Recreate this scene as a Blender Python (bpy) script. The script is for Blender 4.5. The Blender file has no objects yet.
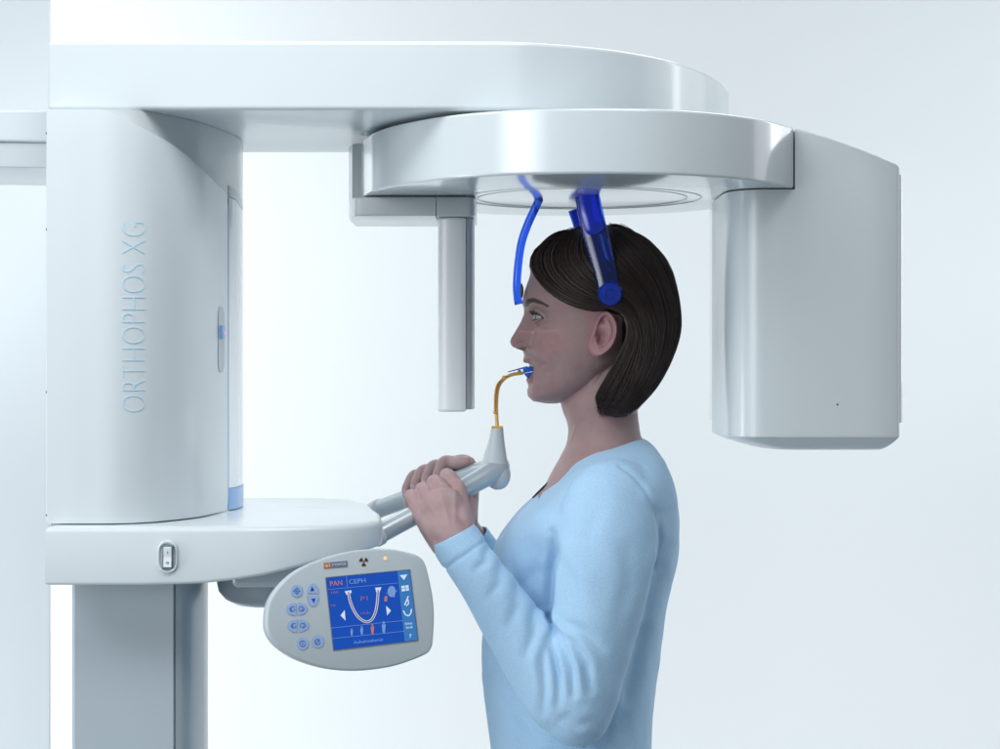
import bpy, bmesh, math, random
import numpy as np
from mathutils import Vector, Matrix, noise

random.seed(7)
scene = bpy.context.scene
COL = scene.collection
F = 1872.0          # focal length in photo pixels (photo 1000 px wide)
CD = 2.4            # camera distance to the patient's mid plane
CZ = 1.52           # camera height above the floor
R = math.radians

# ------------------------------------------------------------------ camera
cam = bpy.data.cameras.new('camera')
camo = bpy.data.objects.new('camera', cam)
COL.objects.link(camo)
camo.location = (0, -CD, CZ)
camo.rotation_euler = (R(90), 0, 0)
cam.sensor_width = 36.0
cam.lens = 36.0 * F / 1000.0
cam.clip_end = 60
cam.clip_start = 0.05
scene.camera = camo

# ------------------------------------------------------------------ world, light, exposure
world = bpy.data.worlds.new('World')
scene.world = world
world.use_nodes = True
bg = world.node_tree.nodes['Background']
bg.inputs[0].default_value = (0.84, 0.92, 1.0, 1)
bg.inputs[1].default_value = 0.21

def area(name, loc, target, sx, sy, power, color=(1, 1, 1), spread=180):
    l = bpy.data.lights.new(name, 'AREA')
    l.shape = 'RECTANGLE'; l.size = sx; l.size_y = sy
    l.energy = power; l.color = color
    l.spread = R(spread)
    o = bpy.data.objects.new(name, l)
    COL.objects.link(o)
    o.location = loc
    o.rotation_euler = (Vector(target) - Vector(loc)).to_track_quat('-Z', 'Y').to_euler()
    return o

# lamps that light the white backdrop from both sides, outside the frame
area('backdrop_lamp_left', (-2.1, 1.3, 1.9), (-0.35, 3.2, 1.55), 0.8, 2.4, 43, (0.94, 0.99, 1))
area('backdrop_lamp_right', (2.6, 1.2, 2.3), (0.5, 3.2, 2.2), 0.8, 1.6, 24, (0.89, 0.975, 1))
# soft box high on the left in front of the machine
area('softbox_left', (-2.3, -1.9, 4.0), (-0.10, 0, 2.0), 2.6, 1.6, 20, (0.93, 0.97, 1), 95)
area('side_fill_right', (2.3, 0.9, 1.9), (-0.3, 0, 1.55), 1.8, 2.2, 17, (0.95, 0.98, 1))  # unseen fill added to brighten right-facing surfaces and her back
# unseen lamp added above the camera to brighten the column and the overhead arm
area('column_fill', (0.05, -1.05, 2.75), (-0.55, 0, 1.50), 1.0, 0.8, 2.8, (0.93, 0.97, 1), 62)
# unseen front fill added at camera left for the housing and the patient
area('fill_lamp', (-1.0, -2.3, 1.7), (0.50, -0.1, 1.30), 2.2, 1.6, 2.7, (0.95, 0.98, 1), 34)
area('wall_fill', (-2.2, -0.9, 0.9), (-1.0, 0.36, 0.9), 0.6, 1.2, 11, (0.93, 0.97, 1), 110)  # unseen fill added low on the left to brighten the wall
# overhead strip behind the patient gives the light rims
area('overhead_strip', (0.3, 1.4, 3.3), (0.1, 0, 1.4), 2.4, 0.9, 26, (0.95, 0.98, 1))

vs = scene.view_settings
vs.view_transform = 'Standard'; vs.look = 'None'; vs.exposure = 0.0; vs.gamma = 1.0
vs.use_curve_mapping = False
scene.cycles.use_denoising = True
scene.cycles.max_bounces = 10
scene.cycles.transparent_max_bounces = 12

# ------------------------------------------------------------------ helpers
def W(px, py, d):
    return Vector(((px - 500) * d / F, d - CD, CZ + (374.5 - py) * d / F))

def mat(name, color, rough=0.5, metal=0.0, coat=0.0, coat_rough=0.05, bump=0.0, bump_scale=200, var=0.0, var_scale=3,
        trans=0.0, emit=None, emit_s=0.0, spec=0.5, sss=0.0, sheen=0.0, alpha=1.0, ior=1.45, rough_var=0.0):
    m = bpy.data.materials.new(name)
    m.use_nodes = True
    nt = m.node_tree; N = nt.nodes; L = nt.links
    p = N['Principled BSDF']
    c = (*color, 1) if len(color) == 3 else color
    p.inputs['Base Color'].default_value = c
    p.inputs['Roughness'].default_value = rough
    p.inputs['Metallic'].default_value = metal
    p.inputs['Coat Weight'].default_value = coat
    p.inputs['Coat Roughness'].default_value = coat_rough
    p.inputs['Specular IOR Level'].default_value = spec
    p.inputs['Transmission Weight'].default_value = trans
    p.inputs['IOR'].default_value = ior
    p.inputs['Alpha'].default_value = alpha
    if sss:
        p.inputs['Subsurface Weight'].default_value = sss
        p.inputs['Subsurface Radius'].default_value = (1.0, 0.35, 0.2)
        p.inputs['Subsurface Scale'].default_value = 0.006
    if sheen:
        p.inputs['Sheen Weight'].default_value = sheen
        p.inputs['Sheen Roughness'].default_value = 0.5
    if emit:
        p.inputs['Emission Color'].default_value = (*emit, 1)
        p.inputs['Emission Strength'].default_value = emit_s
    tc = N.new('ShaderNodeTexCoord')
    if var > 0:
        nz = N.new('ShaderNodeTexNoise'); nz.inputs['Scale'].default_value = var_scale; nz.inputs['Detail'].default_value = 5
        L.new(tc.outputs['Object'], nz.inputs['Vector'])
        mx = N.new('ShaderNodeMix'); mx.data_type = 'RGBA'
        mx.inputs['A'].default_value = tuple(max(0, v * (1 - var)) for v in c[:3]) + (1,)
        mx.inputs['B'].default_value = tuple(min(1, v * (1 + var)) for v in c[:3]) + (1,)
        L.new(nz.outputs['Fac'], mx.inputs['Factor'])
        L.new(mx.outputs['Result'], p.inputs['Base Color'])
    if rough_var > 0:
        nr = N.new('ShaderNodeTexNoise'); nr.inputs['Scale'].default_value = 9; nr.inputs['Detail'].default_value = 6
        L.new(tc.outputs['Object'], nr.inputs['Vector'])
        mr = N.new('ShaderNodeMapRange')
        mr.inputs['To Min'].default_value = max(0.02, rough - rough_var); mr.inputs['To Max'].default_value = rough + rough_var
        L.new(nr.outputs['Fac'], mr.inputs['Value']); L.new(mr.outputs['Result'], p.inputs['Roughness'])
    if bump > 0:
        nb = N.new('ShaderNodeTexNoise'); nb.inputs['Scale'].default_value = bump_scale; nb.inputs['Detail'].default_value = 3
        L.new(tc.outputs['Object'], nb.inputs['Vector'])
        b = N.new('ShaderNodeBump'); b.inputs['Strength'].default_value = bump; b.inputs['Distance'].default_value = 0.001
        L.new(nb.outputs['Fac'], b.inputs['Height']); L.new(b.outputs['Normal'], p.inputs['Normal'])
    return m

M = {}
M['shell'] = mat('white_lacquer', (0.705, 0.765, 0.79), 0.34, coat=0.45, coat_rough=0.13, bump=0.012, bump_scale=60, var=0.02, rough_var=0.05)
M['ring'] = mat('white_gloss_lacquer', (0.705, 0.765, 0.79), 0.2, coat=1.0, coat_rough=0.13, bump=0.008, bump_scale=40, var=0.02)
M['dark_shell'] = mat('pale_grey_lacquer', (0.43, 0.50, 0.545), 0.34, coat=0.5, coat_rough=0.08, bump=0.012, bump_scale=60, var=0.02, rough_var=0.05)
M['recess'] = mat('light_grey_lacquer', (0.63, 0.665, 0.685), 0.34, coat=0.5, coat_rough=0.08, bump=0.012, bump_scale=60, var=0.02)
M['seam'] = mat('dark_grey_matt', (0.09, 0.11, 0.125), 0.7, var=0.1)  # dark grey of the screws and the indicator hole
M['tube'] = mat('silver_satin_tube', (0.50, 0.56, 0.60), 0.3, metal=0.2, coat=0.3, bump=0.02, bump_scale=300, var=0.03)
M['post'] = mat('light_grey_plastic', (0.60, 0.65, 0.67), 0.4, coat=0.2, bump=0.05, bump_scale=500, var=0.02)
M['strip'] = mat('white_glass_strip', (0.88, 0.93, 0.95), 0.08, coat=1.0, var=0.01)
M['blue_edge'] = mat('pale_blue_plastic', (0.27, 0.47, 0.80), 0.3, coat=0.4, var=0.05)
M['print'] = mat('light_blue_print', (0.56, 0.82, 0.99), 0.4, var=0.02)
M['blue_clear'] = mat('clear_blue_plastic', (0.03, 0.14, 0.95), 0.05, trans=0.9, coat=0.5, ior=1.38, var=0.05)
M['blue_solid'] = mat('deep_blue_plastic', (0.012, 0.09, 0.98), 0.12, trans=0.6, coat=0.6, var=0.06)
M['pad'] = mat('grey_silicone_pad', (0.16, 0.2, 0.26), 0.5, var=0.1, bump=0.1)
M['bite'] = mat('blue_bite_plastic', (0.02, 0.16, 0.75), 0.25, trans=0.3, coat=0.5, var=0.06)
M['amber'] = mat('amber_plastic', (0.88, 0.47, 0.11), 0.25, trans=0.0, coat=0.5, var=0.08, var_scale=60)
M['panel'] = mat('pale_grey_panel', (0.53, 0.60, 0.64), 0.42, coat=0.15, bump=0.05, bump_scale=700, var=0.015)
M['screen'] = mat('blue_screen', (0.01, 0.03, 0.12), 0.2, emit=(0.001, 0.052, 0.36), emit_s=1.0, var=0.02)
M['sidebar'] = mat('screen_sidebar_blue', (0.02, 0.05, 0.1), 0.2, emit=(0.028, 0.15, 0.40), emit_s=1.0, var=0.02)
M['s_white'] = mat('screen_white', (0.3, 0.3, 0.3), 0.3, emit=(0.50, 0.62, 0.80), emit_s=0.85, var=0.02)
M['s_grey'] = mat('screen_dim_blue', (0.1, 0.1, 0.1), 0.3, emit=(0.12, 0.27, 0.62), emit_s=0.9, var=0.02)
M['s_orange'] = mat('screen_orange', (0.2, 0.1, 0.1), 0.3, emit=(0.42, 0.13, 0.05), emit_s=0.9, var=0.02)
M['s_brown'] = mat('screen_dim_orange', (0.2, 0.1, 0.1), 0.3, emit=(0.16, 0.075, 0.11), emit_s=0.9, var=0.02)
M['button'] = mat('pale_blue_button', (0.36, 0.53, 0.86), 0.4, coat=0.2, var=0.03)
M['icon'] = mat('dark_blue_icon', (0.02, 0.05, 0.35), 0.4, var=0.02)
M['icon_mid'] = mat('mid_blue_icon', (0.10, 0.20, 0.55), 0.4, var=0.02)
M['logo_orange'] = mat('logo_orange', (0.62, 0.22, 0.05), 0.4, var=0.02)
M['logo_grey'] = mat('logo_blue_grey', (0.17, 0.22, 0.32), 0.4, var=0.02)
M['logo_white'] = mat('logo_white', (0.8, 0.82, 0.85), 0.4, var=0.01)
M['brown'] = mat('symbol_brown', (0.10, 0.045, 0.02), 0.4, var=0.02)
M['lamp_amber'] = mat('amber_indicator', (0.8, 0.5, 0.2), 0.3, emit=(1.0, 0.62, 0.28), emit_s=0.5, var=0.02)
M['switch_white'] = mat('rocker_white', (0.80, 0.84, 0.86), 0.3, coat=0.3, var=0.01)
M['switch_dark'] = mat('rocker_frame', (0.16, 0.2, 0.23), 0.4, var=0.05)
M['backdrop'] = mat('backdrop_white', (0.875, 0.895, 0.908), 0.9, bump=0.05, bump_scale=20, var=0.006)
M['wall'] = mat('wall_pale_blue', (0.80, 0.85, 0.875), 0.85, bump=0.05, bump_scale=150, var=0.006)
M['floor'] = mat('floor_grey', (0.38, 0.43, 0.46), 0.55, bump=0.03, bump_scale=80, var=0.01)

def finish(o, name, m, parent=None, smooth=35, kind=None):
    me = o.data
    me.name = name
    for p in me.polygons: p.use_smooth = True
    if smooth is not None:
        me.set_sharp_from_angle(angle=R(smooth))
    if m is not None: me.materials.append(m)
    if parent is not None:
        o.parent = parent
        if parent.type == 'EMPTY':
            o.matrix_parent_inverse = Matrix.Translation(-parent.location)
    if kind: o['kind'] = kind
    return o

def obj_bm(name, bm, m, parent=None, smooth=35, kind=None):
    bmesh.ops.recalc_face_normals(bm, faces=bm.faces)
    me = bpy.data.meshes.new(name)
    bm.to_mesh(me); bm.free()
    o = bpy.data.objects.new(name, me)
    COL.objects.link(o)
    return finish(o, name, m, parent, smooth, kind)

def tag(o, label, cat=None, group=None):
    o['label'] = label
    if cat: o['category'] = cat
    if group: o['group'] = group

def cr(pts, n=8, closed=False):
    """Catmull-Rom through tuples of any length."""
    P = [np.array(p, float) for p in pts]
    out = []
    m = len(P)
    for i in range(m if closed else m - 1):
        p1, p2 = P[i], P[(i + 1) % m]
        p0 = P[i - 1] if (closed or i > 0) else 2 * p1 - p2
        p3 = P[(i + 2) % m] if (closed or i + 2 < m) else 2 * p2 - p1
        for k in range(n):
            t = k / n
            out.append(0.5 * ((2 * p1) + (-p0 + p2) * t + (2 * p0 - 5 * p1 + 4 * p2 - p3) * t * t + (-p0 + 3 * p1 - 3 * p2 + p3) * t ** 3))
    if not closed: out.append(P[-1])
    return out

def inset(poly, k):
    n = len(poly); out = []
    A = sum(poly[i][0] * poly[(i + 1) % n][1] - poly[(i + 1) % n][0] * poly[i][1] for i in range(n))
    s = 1 if A > 0 else -1
    for i in range(n):
        a = np.array(poly[i - 1]); b = np.array(poly[i]); c = np.array(poly[(i + 1) % n])
        e1 = b - a; e2 = c - b
        e1 = e1 / (np.linalg.norm(e1) + 1e-12); e2 = e2 / (np.linalg.norm(e2) + 1e-12)
        n1 = np.array([-e1[1], e1[0]]); n2 = np.array([-e2[1], e2[0]])
        nn = n1 + n2; q = 1 + n1.dot(n2)
        nn = nn / max(q, 0.35)
        out.append(tuple(b + s * nn * k))
    return out

def plan_solid(name, plan, rings, m, parent, smooth=35):
    """plan: [(x, d)], rings from bottom to top: [(inset, z or f(x, y))], z relative to camera height."""
    bm = bmesh.new(); prev = None; first = None
    for k, z in rings:
        pl = inset(plan, k) if abs(k) > 1e-9 else plan
        ring = [bm.verts.new((x, d - CD, CZ + (z(x, d) if callable(z) else z))) for x, d in pl]
        if prev:
            n = len(ring)
            for i in range(n): bm.faces.new((prev[i], prev[(i + 1) % n], ring[(i + 1) % n], ring[i]))
        else: first = ring
        prev = ring
    bm.faces.new(first[::-1]); bm.faces.new(prev)
    return obj_bm(name, bm, m, parent, smooth)

def rounded(zb, zt, r, n=4):
    out = []
    fb = zb if callable(zb) else (lambda x, d, v=zb: v)
    ft = zt if callable(zt) else (lambda x, d, v=zt: v)
    for i in range(n + 1):
        a = math.pi / 2 * i / n
        out.append((r * (1 - math.sin(a)), lambda x, d, a=a: fb(x, d) + r * (1 - math.cos(a))))
    out.append((0.0, lambda x, d: fb(x, d) + r + 0.0008))
    out.append((0.0, lambda x, d: ft(x, d) - r - 0.0008))
    for i in range(n + 1):
        a = math.pi / 2 * i / n
        out.append((r * (1 - math.cos(a)), lambda x, d, a=a: ft(x, d) - r * (1 - math.sin(a))))
    return out

def round_rect(x0, x1, d0, d1, r, n=5):
    out = []
    for cx, cy, a0 in ((x1 - r, d1 - r, 0), (x0 + r, d1 - r, 90), (x0 + r, d0 + r, 180), (x1 - r, d0 + r, 270)):
        for i in range(n + 1):
            a = R(a0 + 90 * i / n)
            out.append((cx + r * math.cos(a), cy + r * math.sin(a)))
    return out

def tube_bm(bm, pts, radii, seg=16, caps=True, flat=None):
    """pts: Vectors; radii: floats; round caps.  flat: (axis Vector, factor) squashes the section."""
    pts = [Vector(p) for p in pts]
    n = len(pts)
    tans = []
    for i in range(n):
        t = (pts[min(i + 1, n - 1)] - pts[max(i - 1, 0)]).normalized()
        tans.append(t)
    ref = Vector((0, 1, 0)) if abs(tans[0].y) < 0.9 else Vector((1, 0, 0))
    u = (ref - tans[0] * ref.dot(tans[0])).normalized()
    P2, R2, T2, U2 = [], [], [], []
    for i in range(n):
        u = (u - tans[i] * u.dot(tans[i])).normalized()
        P2.append(pts[i]); R2.append(radii[i]); T2.append(tans[i]); U2.append(u.copy())
    rows = []
    if caps:
        for k in range(4, 0, -1):
            a = math.pi / 2 * k / 4.4
            rows.append((P2[0] - T2[0] * R2[0] * math.sin(a), R2[0] * math.cos(a), T2[0], U2[0]))
    for i in range(n): rows.append((P2[i], R2[i], T2[i], U2[i]))
    if caps:
        for k in range(1, 5):
            a = math.pi / 2 * k / 4.4
            rows.append((P2[-1] + T2[-1] * R2[-1] * math.sin(a), R2[-1] * math.cos(a), T2[-1], U2[-1]))
    prev = None; first = None
    for c, r, t, u in rows:
        v = t.cross(u)
        ring = []
        for j in range(seg):
            a = 2 * math.pi * j / seg
            o = u * math.cos(a) * r + v * math.sin(a) * r
            if flat:
                ax, fac = flat
                o = o - ax * (o.dot(ax) * (1 - fac))
            ring.append(bm.verts.new(c + o))
        if prev:
            for j in range(seg): bm.faces.new((prev[j], prev[(j + 1) % seg], ring[(j + 1) % seg], ring[j]))
        else: first = ring
        prev = ring
    bm.faces.new(first[::-1]); bm.faces.new(prev)

def limb(bm, data, n=6, seg=16, flat=None):
    """data: [(Vector, r)] smoothed by Catmull-Rom."""
    q = cr([(*p, r) for p, r in data], n)
    tube_bm(bm, [Vector(a[:3]) for a in q], [max(1e-4, a[3]) for a in q], seg, True, flat)

def ellipsoid(bm, c, r, rot=None, seg=20, rings=12):
    mtx = Matrix.Translation(c) @ (rot.to_4x4() if rot else Matrix.Identity(4)) @ Matrix.Diagonal((r[0], r[1], r[2], 1))
    bmesh.ops.create_uvsphere(bm, u_segments=seg, v_segments=rings, radius=1, matrix=mtx)

def box_bm(bm, c, s, rot=None):
    mtx = Matrix.Translation(c) @ (rot.to_4x4() if rot else Matrix.Identity(4)) @ Matrix.Diagonal((s[0], s[1], s[2], 1))
    bmesh.ops.create_cube(bm, size=1, matrix=mtx)

def lathe_bm(bm, c, axis, prof, seg=40):
    """prof: [(r, h)] along axis from c."""
    axis = Vector(axis).normalized()
    ref = Vector((1, 0, 0)) if abs(axis.x) < 0.9 else Vector((0, 1, 0))
    u = (ref - axis * ref.dot(axis)).normalized(); v = axis.cross(u)
    prev = None; first = None
    for r, h in prof:
        r = max(r, 1e-5)
        ring = [bm.verts.new(c + axis * h + (u * math.cos(2 * math.pi * j / seg) + v * math.sin(2 * math.pi * j / seg)) * r) for j in range(seg)]
        if prev:
            for j in range(seg): bm.faces.new((prev[j], prev[(j + 1) % seg], ring[(j + 1) % seg], ring[j]))
        else: first = ring
        prev = ring
    bm.faces.new(first[::-1]); bm.faces.new(prev)

def bevel(o, w, seg=3):
    b = o.modifiers.new('bevel', 'BEVEL'); b.width = w; b.segments = seg; b.limit_method = 'ANGLE'; b.angle_limit = R(40)
    return o

def text_mesh(name, s, size, org, u, v, n, m, parent, thin=0.0, extrude=0.0002, align='LEFT', sx=1.0, spacing=1.0):
    cu = bpy.data.curves.new(name, 'FONT')
    cu.body = s; cu.size = size; cu.align_x = align; cu.align_y = 'CENTER'
    cu.offset = thin; cu.extrude = extrude; cu.space_character = spacing; cu.resolution_u = 4
    o = bpy.data.objects.new(name, cu); COL.objects.link(o)
    dg = bpy.context.evaluated_depsgraph_get(); dg.update()
    me = bpy.data.meshes.new_from_object(o.evaluated_get(dg))
    bpy.data.objects.remove(o); bpy.data.curves.remove(cu)
    for vt in me.vertices:
        c = vt.co
        vt.co = Vector(org) + u * (c.x * sx) + v * c.y + n * c.z
    me.materials.clear()
    o = bpy.data.objects.new(name, me); COL.objects.link(o)
    return finish(o, name, m, parent, 30)

# ------------------------------------------------------------------ the setting
def sheet(name, verts, m, kind='structure'):
    bm = bmesh.new()
    bm.faces.new([bm.verts.new(v) for v in verts])
    me = bpy.data.meshes.new(name); bm.to_mesh(me); bm.free()
    o = bpy.data.objects.new(name, me); COL.objects.link(o); me.materials.append(m)
    o['kind'] = kind
    return o

bm = bmesh.new()                                       # floor sweeping up into the backdrop
prof = [(-4.0, 0.0), (1.6, 0.0)]
for i in range(1, 13):
    a = math.pi / 2 * i / 12
    prof.append((1.6 + 1.2 * math.sin(a), 1.2 * (1 - math.cos(a))))
prof.append((2.8, 4.6))
rows = []
for y, z in prof[1:]:
    rows.append([bm.verts.new((x, y, z)) for x in (-4.5, 4.5)])
for a, b in zip(rows, rows[1:]): bm.faces.new((a[0], a[1], b[1], b[0]))
bk = obj_bm('backdrop', bm, M['backdrop'], None, 60, 'structure')
fl = sheet('floor', [(-4.5, -4.0, 0), (4.5, -4.0, 0), (4.5, 1.6, 0), (-4.5, 1.6, 0)], M['floor'])

bm = bmesh.new()
xw = (48 - 500) * 2.75 / F
box_bm(bm, Vector((xw - 0.75, 2.76 - CD, 1.5)), (1.5, 0.012, 3.0))
wl = obj_bm('wall', bm, M['wall'], None, 30, 'structure')

# ------------------------------------------------------------------ the x-ray machine
mach = bpy.data.objects.new('dental_xray_machine', None)
COL.objects.link(mach)
mach.location = (-0.43, 0.0, 0.0)
tag(mach, 'tall white panoramic dental x-ray unit with overhead arm, column and tilted control panel', 'x-ray machine')

XL = -0.512
# --- overhead arm
arm_front = cr([(0.0, 2.13), (0.034, 2.136), (0.104, 2.167), (0.153, 2.202), (0.205, 2.258), (0.2525, 2.34), (0.284, 2.419), (0.306, 2.504)], 5)
arm_plan = [(XL - .0035, 2.134), (XL, 2.13)] + [(XL + (0 - XL) * i / 6, 2.13) for i in range(1, 6)] + [tuple(p) for p in arm_front] + [(0.307, 2.53), (0.296, 2.54), (XL - .0035, 2.54)]
plan_solid('overhead_arm', arm_plan, rounded(0.3010, 0.3795, 0.0045), M['shell'], mach)

# --- column behind the front cover
col_path = [(XL + .003, 2.121), (-0.45, 2.121), (-0.405, 2.135), (-0.3665, 2.21), (-0.3500, 2.27), (-0.3370, 2.335), (-0.3330, 2.40), (-0.3430, 2.50)]
col_in = [tuple(p) for p in cr(col_path, 6)]
plan_solid('column', col_in + [(-0.35, 2.54), (XL + .003, 2.54)], [(0, -0.1760), (0, 0.3006)], M['recess'], mach)

# --- curved front cover with the corner cut away
cov = [tuple(p) for p in cr([(XL + .001, 2.111), (-0.47, 2.111), (-0.43, 2.114), (-0.3986, 2.132), (-0.3735, 2.17), (-0.3548, 2.214), (-0.3440, 2.27), (-0.3375, 2.325)], 10)]
topc = [(-0.52, 0.2990), (-0.446, 0.2990), (-0.4270, 0.2905), (-0.401, 0.2780), (-0.377, 0.2655), (-0.358, 0.2500), (-0.346, 0.2360), (-0.3370, 0.2210)]
def ztop(x):
    xs = [p[0] for p in topc]; zs = [p[1] for p in topc]
    return float(np.interp(x, xs, zs))
def smooth_ztop(x):
    return sum(ztop(x + k * 0.003) for k in (-2, -1, 0, 1, 2)) / 5
bm = bmesh.new()
NZ = 24; outer = []; inner = []
for i, (x, d) in enumerate(cov):
    a = np.array(cov[max(i - 1, 0)]); b = np.array(cov[min(i + 1, len(cov) - 1)])
    t = (b - a) / np.linalg.norm(b - a); nn = np.array([-t[1], t[0]])
    zt = smooth_ztop(x)
    outer.append([]); inner.append([])
    for k in range(NZ + 1):
        z = -0.1680 + (zt + 0.1680) * k / NZ
        off = 0.0009 if k in (0, NZ) else 0.0
        outer[-1].append(bm.verts.new((x + nn[0] * off, d + nn[1] * off - CD, CZ + z)))
        inner[-1].append(bm.verts.new((x + nn[0] * 0.008, d + nn[1] * 0.008 - CD, CZ + z - (0.001 if k == NZ else 0))))
nC = len(cov)
for i in range(nC - 1):
    for k in range(NZ):
        bm.faces.new((outer[i][k], outer[i + 1][k], outer[i + 1][k + 1], outer[i][k + 1]))
        bm.faces.new((inner[i][k], inner[i][k + 1], inner[i + 1][k + 1], inner[i + 1][k]))
    bm.faces.new((outer[i][NZ], outer[i + 1][NZ], inner[i + 1][NZ], inner[i][NZ]))
    bm.faces.new((outer[i][0], inner[i][0], inner[i + 1][0], outer[i + 1][0]))
for i in (0, nC - 1):
    for k in range(NZ):
        bm.faces.new((outer[i][k], outer[i][k + 1], inner[i][k + 1], inner[i][k]))
obj_bm('column_cover', bm, M['shell'], mach, 40)

# --- side spine seen as the thin edge on the left
bm = bmesh.new()
box_bm(bm, Vector((-0.5140, 2.325 - CD, CZ + 0.066)), (0.0050, 0.39, 0.466))
bevel(obj_bm('back_spine', bm, M['shell'], mach), 0.0015)
for pz in (0.2745, 0.165, -0.02, -0.16):
    bm = bmesh.new()
    lathe_bm(bm, Vector((-0.5150, 2.130 - CD, CZ + pz)), (0, -1, 0), [(0.0016, -0.001), (0.0016, 0.0012), (0.001, 0.0016)], 12)
    obj_bm('screw', bm, M['seam'], mach)

# --- white strip facing the patient, blue foot
def slab(name, pts, m, parent=mach, smooth=30, bev=0):
    """pts: plan polygon, zb, zt."""
    plan, zb, zt = pts
    o = plan_solid(name, plan, [(0, zb), (0, zt)], m, parent, smooth)
    if bev: bevel(o, bev)
    return o
strip_plan = [(-0.3372, 2.327), (-0.3305, 2.345), (-0.3290, 2.395), (-0.3345, 2.44), (-0.3375, 2.44), (-0.3385, 2.327)]
def stop_top(x, d): return 0.2210 - (d - 2.327) * 0.16
slab('mirror_strip', (strip_plan, -0.141, stop_top), M['strip'])
slab('strip_foot', ([(x + 0.0006, d - 0.0006) for x, d in strip_plan], -0.1680, -0.1415), M['blue_edge'])
plan_solid('strip_cap', strip_plan, [(0, lambda x, d: stop_top(x, d) + 0.0008), (0.001, lambda x, d: stop_top(x, d) + 0.014)], M['shell'], mach)
bm = bmesh.new()
box_bm(bm, Vector((-0.3374, 2.3256 - CD, CZ + 0.033)), (0.0010, 0.0015, 0.37))
obj_bm('strip_edge', bm, M['blue_edge'], mach)

# --- slot with the blue laser slider in the cover's edge
def on_cover(px, push=0.0):
    """point of the cover surface under photo column px, with outward normal"""
    best = None
    for i in range(nC - 1):
        a = np.array(cov[i]); b = np.array(cov[i + 1])
        pa = 500 + a[0] * F / a[1]; pb = 500 + b[0] * F / b[1]
        if pa <= px <= pb or best is None:
            t = 0 if pb == pa else (px - pa) / (pb - pa)
            p = a + (b - a) * t
            tt = (b - a) / np.linalg.norm(b - a); nn = np.array([tt[1], -tt[0]])
            best = (p + nn * push, tt, nn)
            if pa <= px <= pb: break
    return best
def pz(py, d): return (374.5 - py) * d / F
bm = bmesh.new()
(p, tt, nn) = on_cover(221, 0.0)
rows = []
for k in range(13):
    py = 307 + (372 - 307) * k / 12
    wd = 3.0 if 0 < k < 12 else 1.6
    row = []
    for sx in (-1, 0, 1):
        q, _, n2 = on_cover(221 + sx * wd, 0.0006)
        row.append(bm.verts.new((q[0], q[1] - CD, CZ + pz(py, p[1]))))
    rows.append(row)
for a, b in zip(rows, rows[1:]):
    for j in range(2): bm.faces.new((a[j], a[j + 1], b[j + 1], b[j]))
obj_bm('slider_slot', bm, M['dark_shell'], mach)
bm = bmesh.new()
rot = Matrix(((tt[0], nn[0], 0), (tt[1], nn[1], 0), (0, 0, 1)))
box_bm(bm, Vector((p[0] + nn[0] * 0.001, p[1] + nn[1] * 0.001 - CD, CZ + pz(332, p[1]))), (0.014, 0.006, 0.017), rot)
sl = bevel(obj_bm('laser_slider', bm, M['blue_edge'], mach), 0.0015)
bm = bmesh.new()
lathe_bm(bm, Vector((p[0] + nn[0] * 0.004, p[1] + nn[1] * 0.004 - CD, CZ + pz(333, p[1]))), (nn[0], nn[1], 0), [(0.0018, -0.001), (0.0018, 0.0008)], 14)
obj_bm('laser_window', bm, mat('laser_pink', (0.5, 0.1, 0.4), 0.3, emit=(0.9, 0.25, 0.75), emit_s=0.7, var=0.02), sl)

# --- vertical lettering on the cover
(q0, tt0, nn0) = on_cover(133, 0.0)
bt = text_mesh('lettering', 'ORTHOPHOS XG', 0.0338, (0, 0, 0), Vector((1, 0, 0)), Vector((0, 1, 0)), Vector((0, 0, 1)), M['print'], mach, thin=-0.00090, extrude=0.0001)
bm = bmesh.new(); bm.from_mesh(bt.data); bmesh.ops.triangulate(bm, faces=bm.faces)
for _ in range(4):
    le = [e for e in bm.edges if e.calc_length() > 0.0035]
    if not le: break
    bmesh.ops.subdivide_edges(bm, edges=le, cuts=1); bmesh.ops.triangulate(bm, faces=bm.faces)
bm.to_mesh(bt.data); bm.free()
xs = [v.co.x for v in bt.data.vertices]; ys = [v.co.y for v in bt.data.vertices]
L0, L1, B0, B1 = min(xs), max(xs), min(ys), max(ys)
for v in bt.data.vertices:
    py = 412 + (222 - 412) * (v.co.x - L0) / (L1 - L0)
    px = 145 + (122 - 145) * (v.co.y - B0) / (B1 - B0)
    q, _, n2 = on_cover(px, 0.0006 + v.co.z)
    v.co = Vector((q[0], q[1] - CD, CZ + pz(py, q[1])))

# --- lower shelf
sh_front = cr([(-0.5085, 2.092), (-0.40, 2.092), (-0.30, 2.096), (-0.24, 2.104), (-0.185, 2.126), (-0.152, 2.152), (-0.1405, 2.175)], 6)
sh_plan = [tuple(p) for p in sh_front] + [(-0.1385, 2.20), (-0.146, 2.30), (-0.160, 2.38), (-0.172, 2.46), (-0.20, 2.545), (-0.25, 2.585), (-0.5085, 2.59)]
def sh_bot(x, d):
    return float(np.interp(x, [-0.52, -0.40, -0.336, -0.300, -0.2636, -0.239, -0.20, -0.17, -0.137], [-0.2356, -0.2356, -0.2342, -0.2305, -0.2250, -0.2196, -0.2105, -0.2045, -0.1995]))
r = 0.0075
rings = []
for i in range(5):
    a = math.pi / 2 * i / 4
    rings.append((0.004 * (1 - math.sin(a)), lambda x, d, a=a: sh_bot(x, d) + 0.004 * (1 - math.cos(a))))
rings.append((0, lambda x, d: (sh_bot(x, d) - 0.1697) / 2))
for i in range(7):
    a = math.pi / 2 * i / 6
    rings.append((r * 1.3 * (1 - math.cos(a)), lambda x, d, a=a: -0.1697 - r * (1 - math.sin(a))))
plan_solid('lower_arm', sh_plan, rings, M['shell'], mach)
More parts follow.
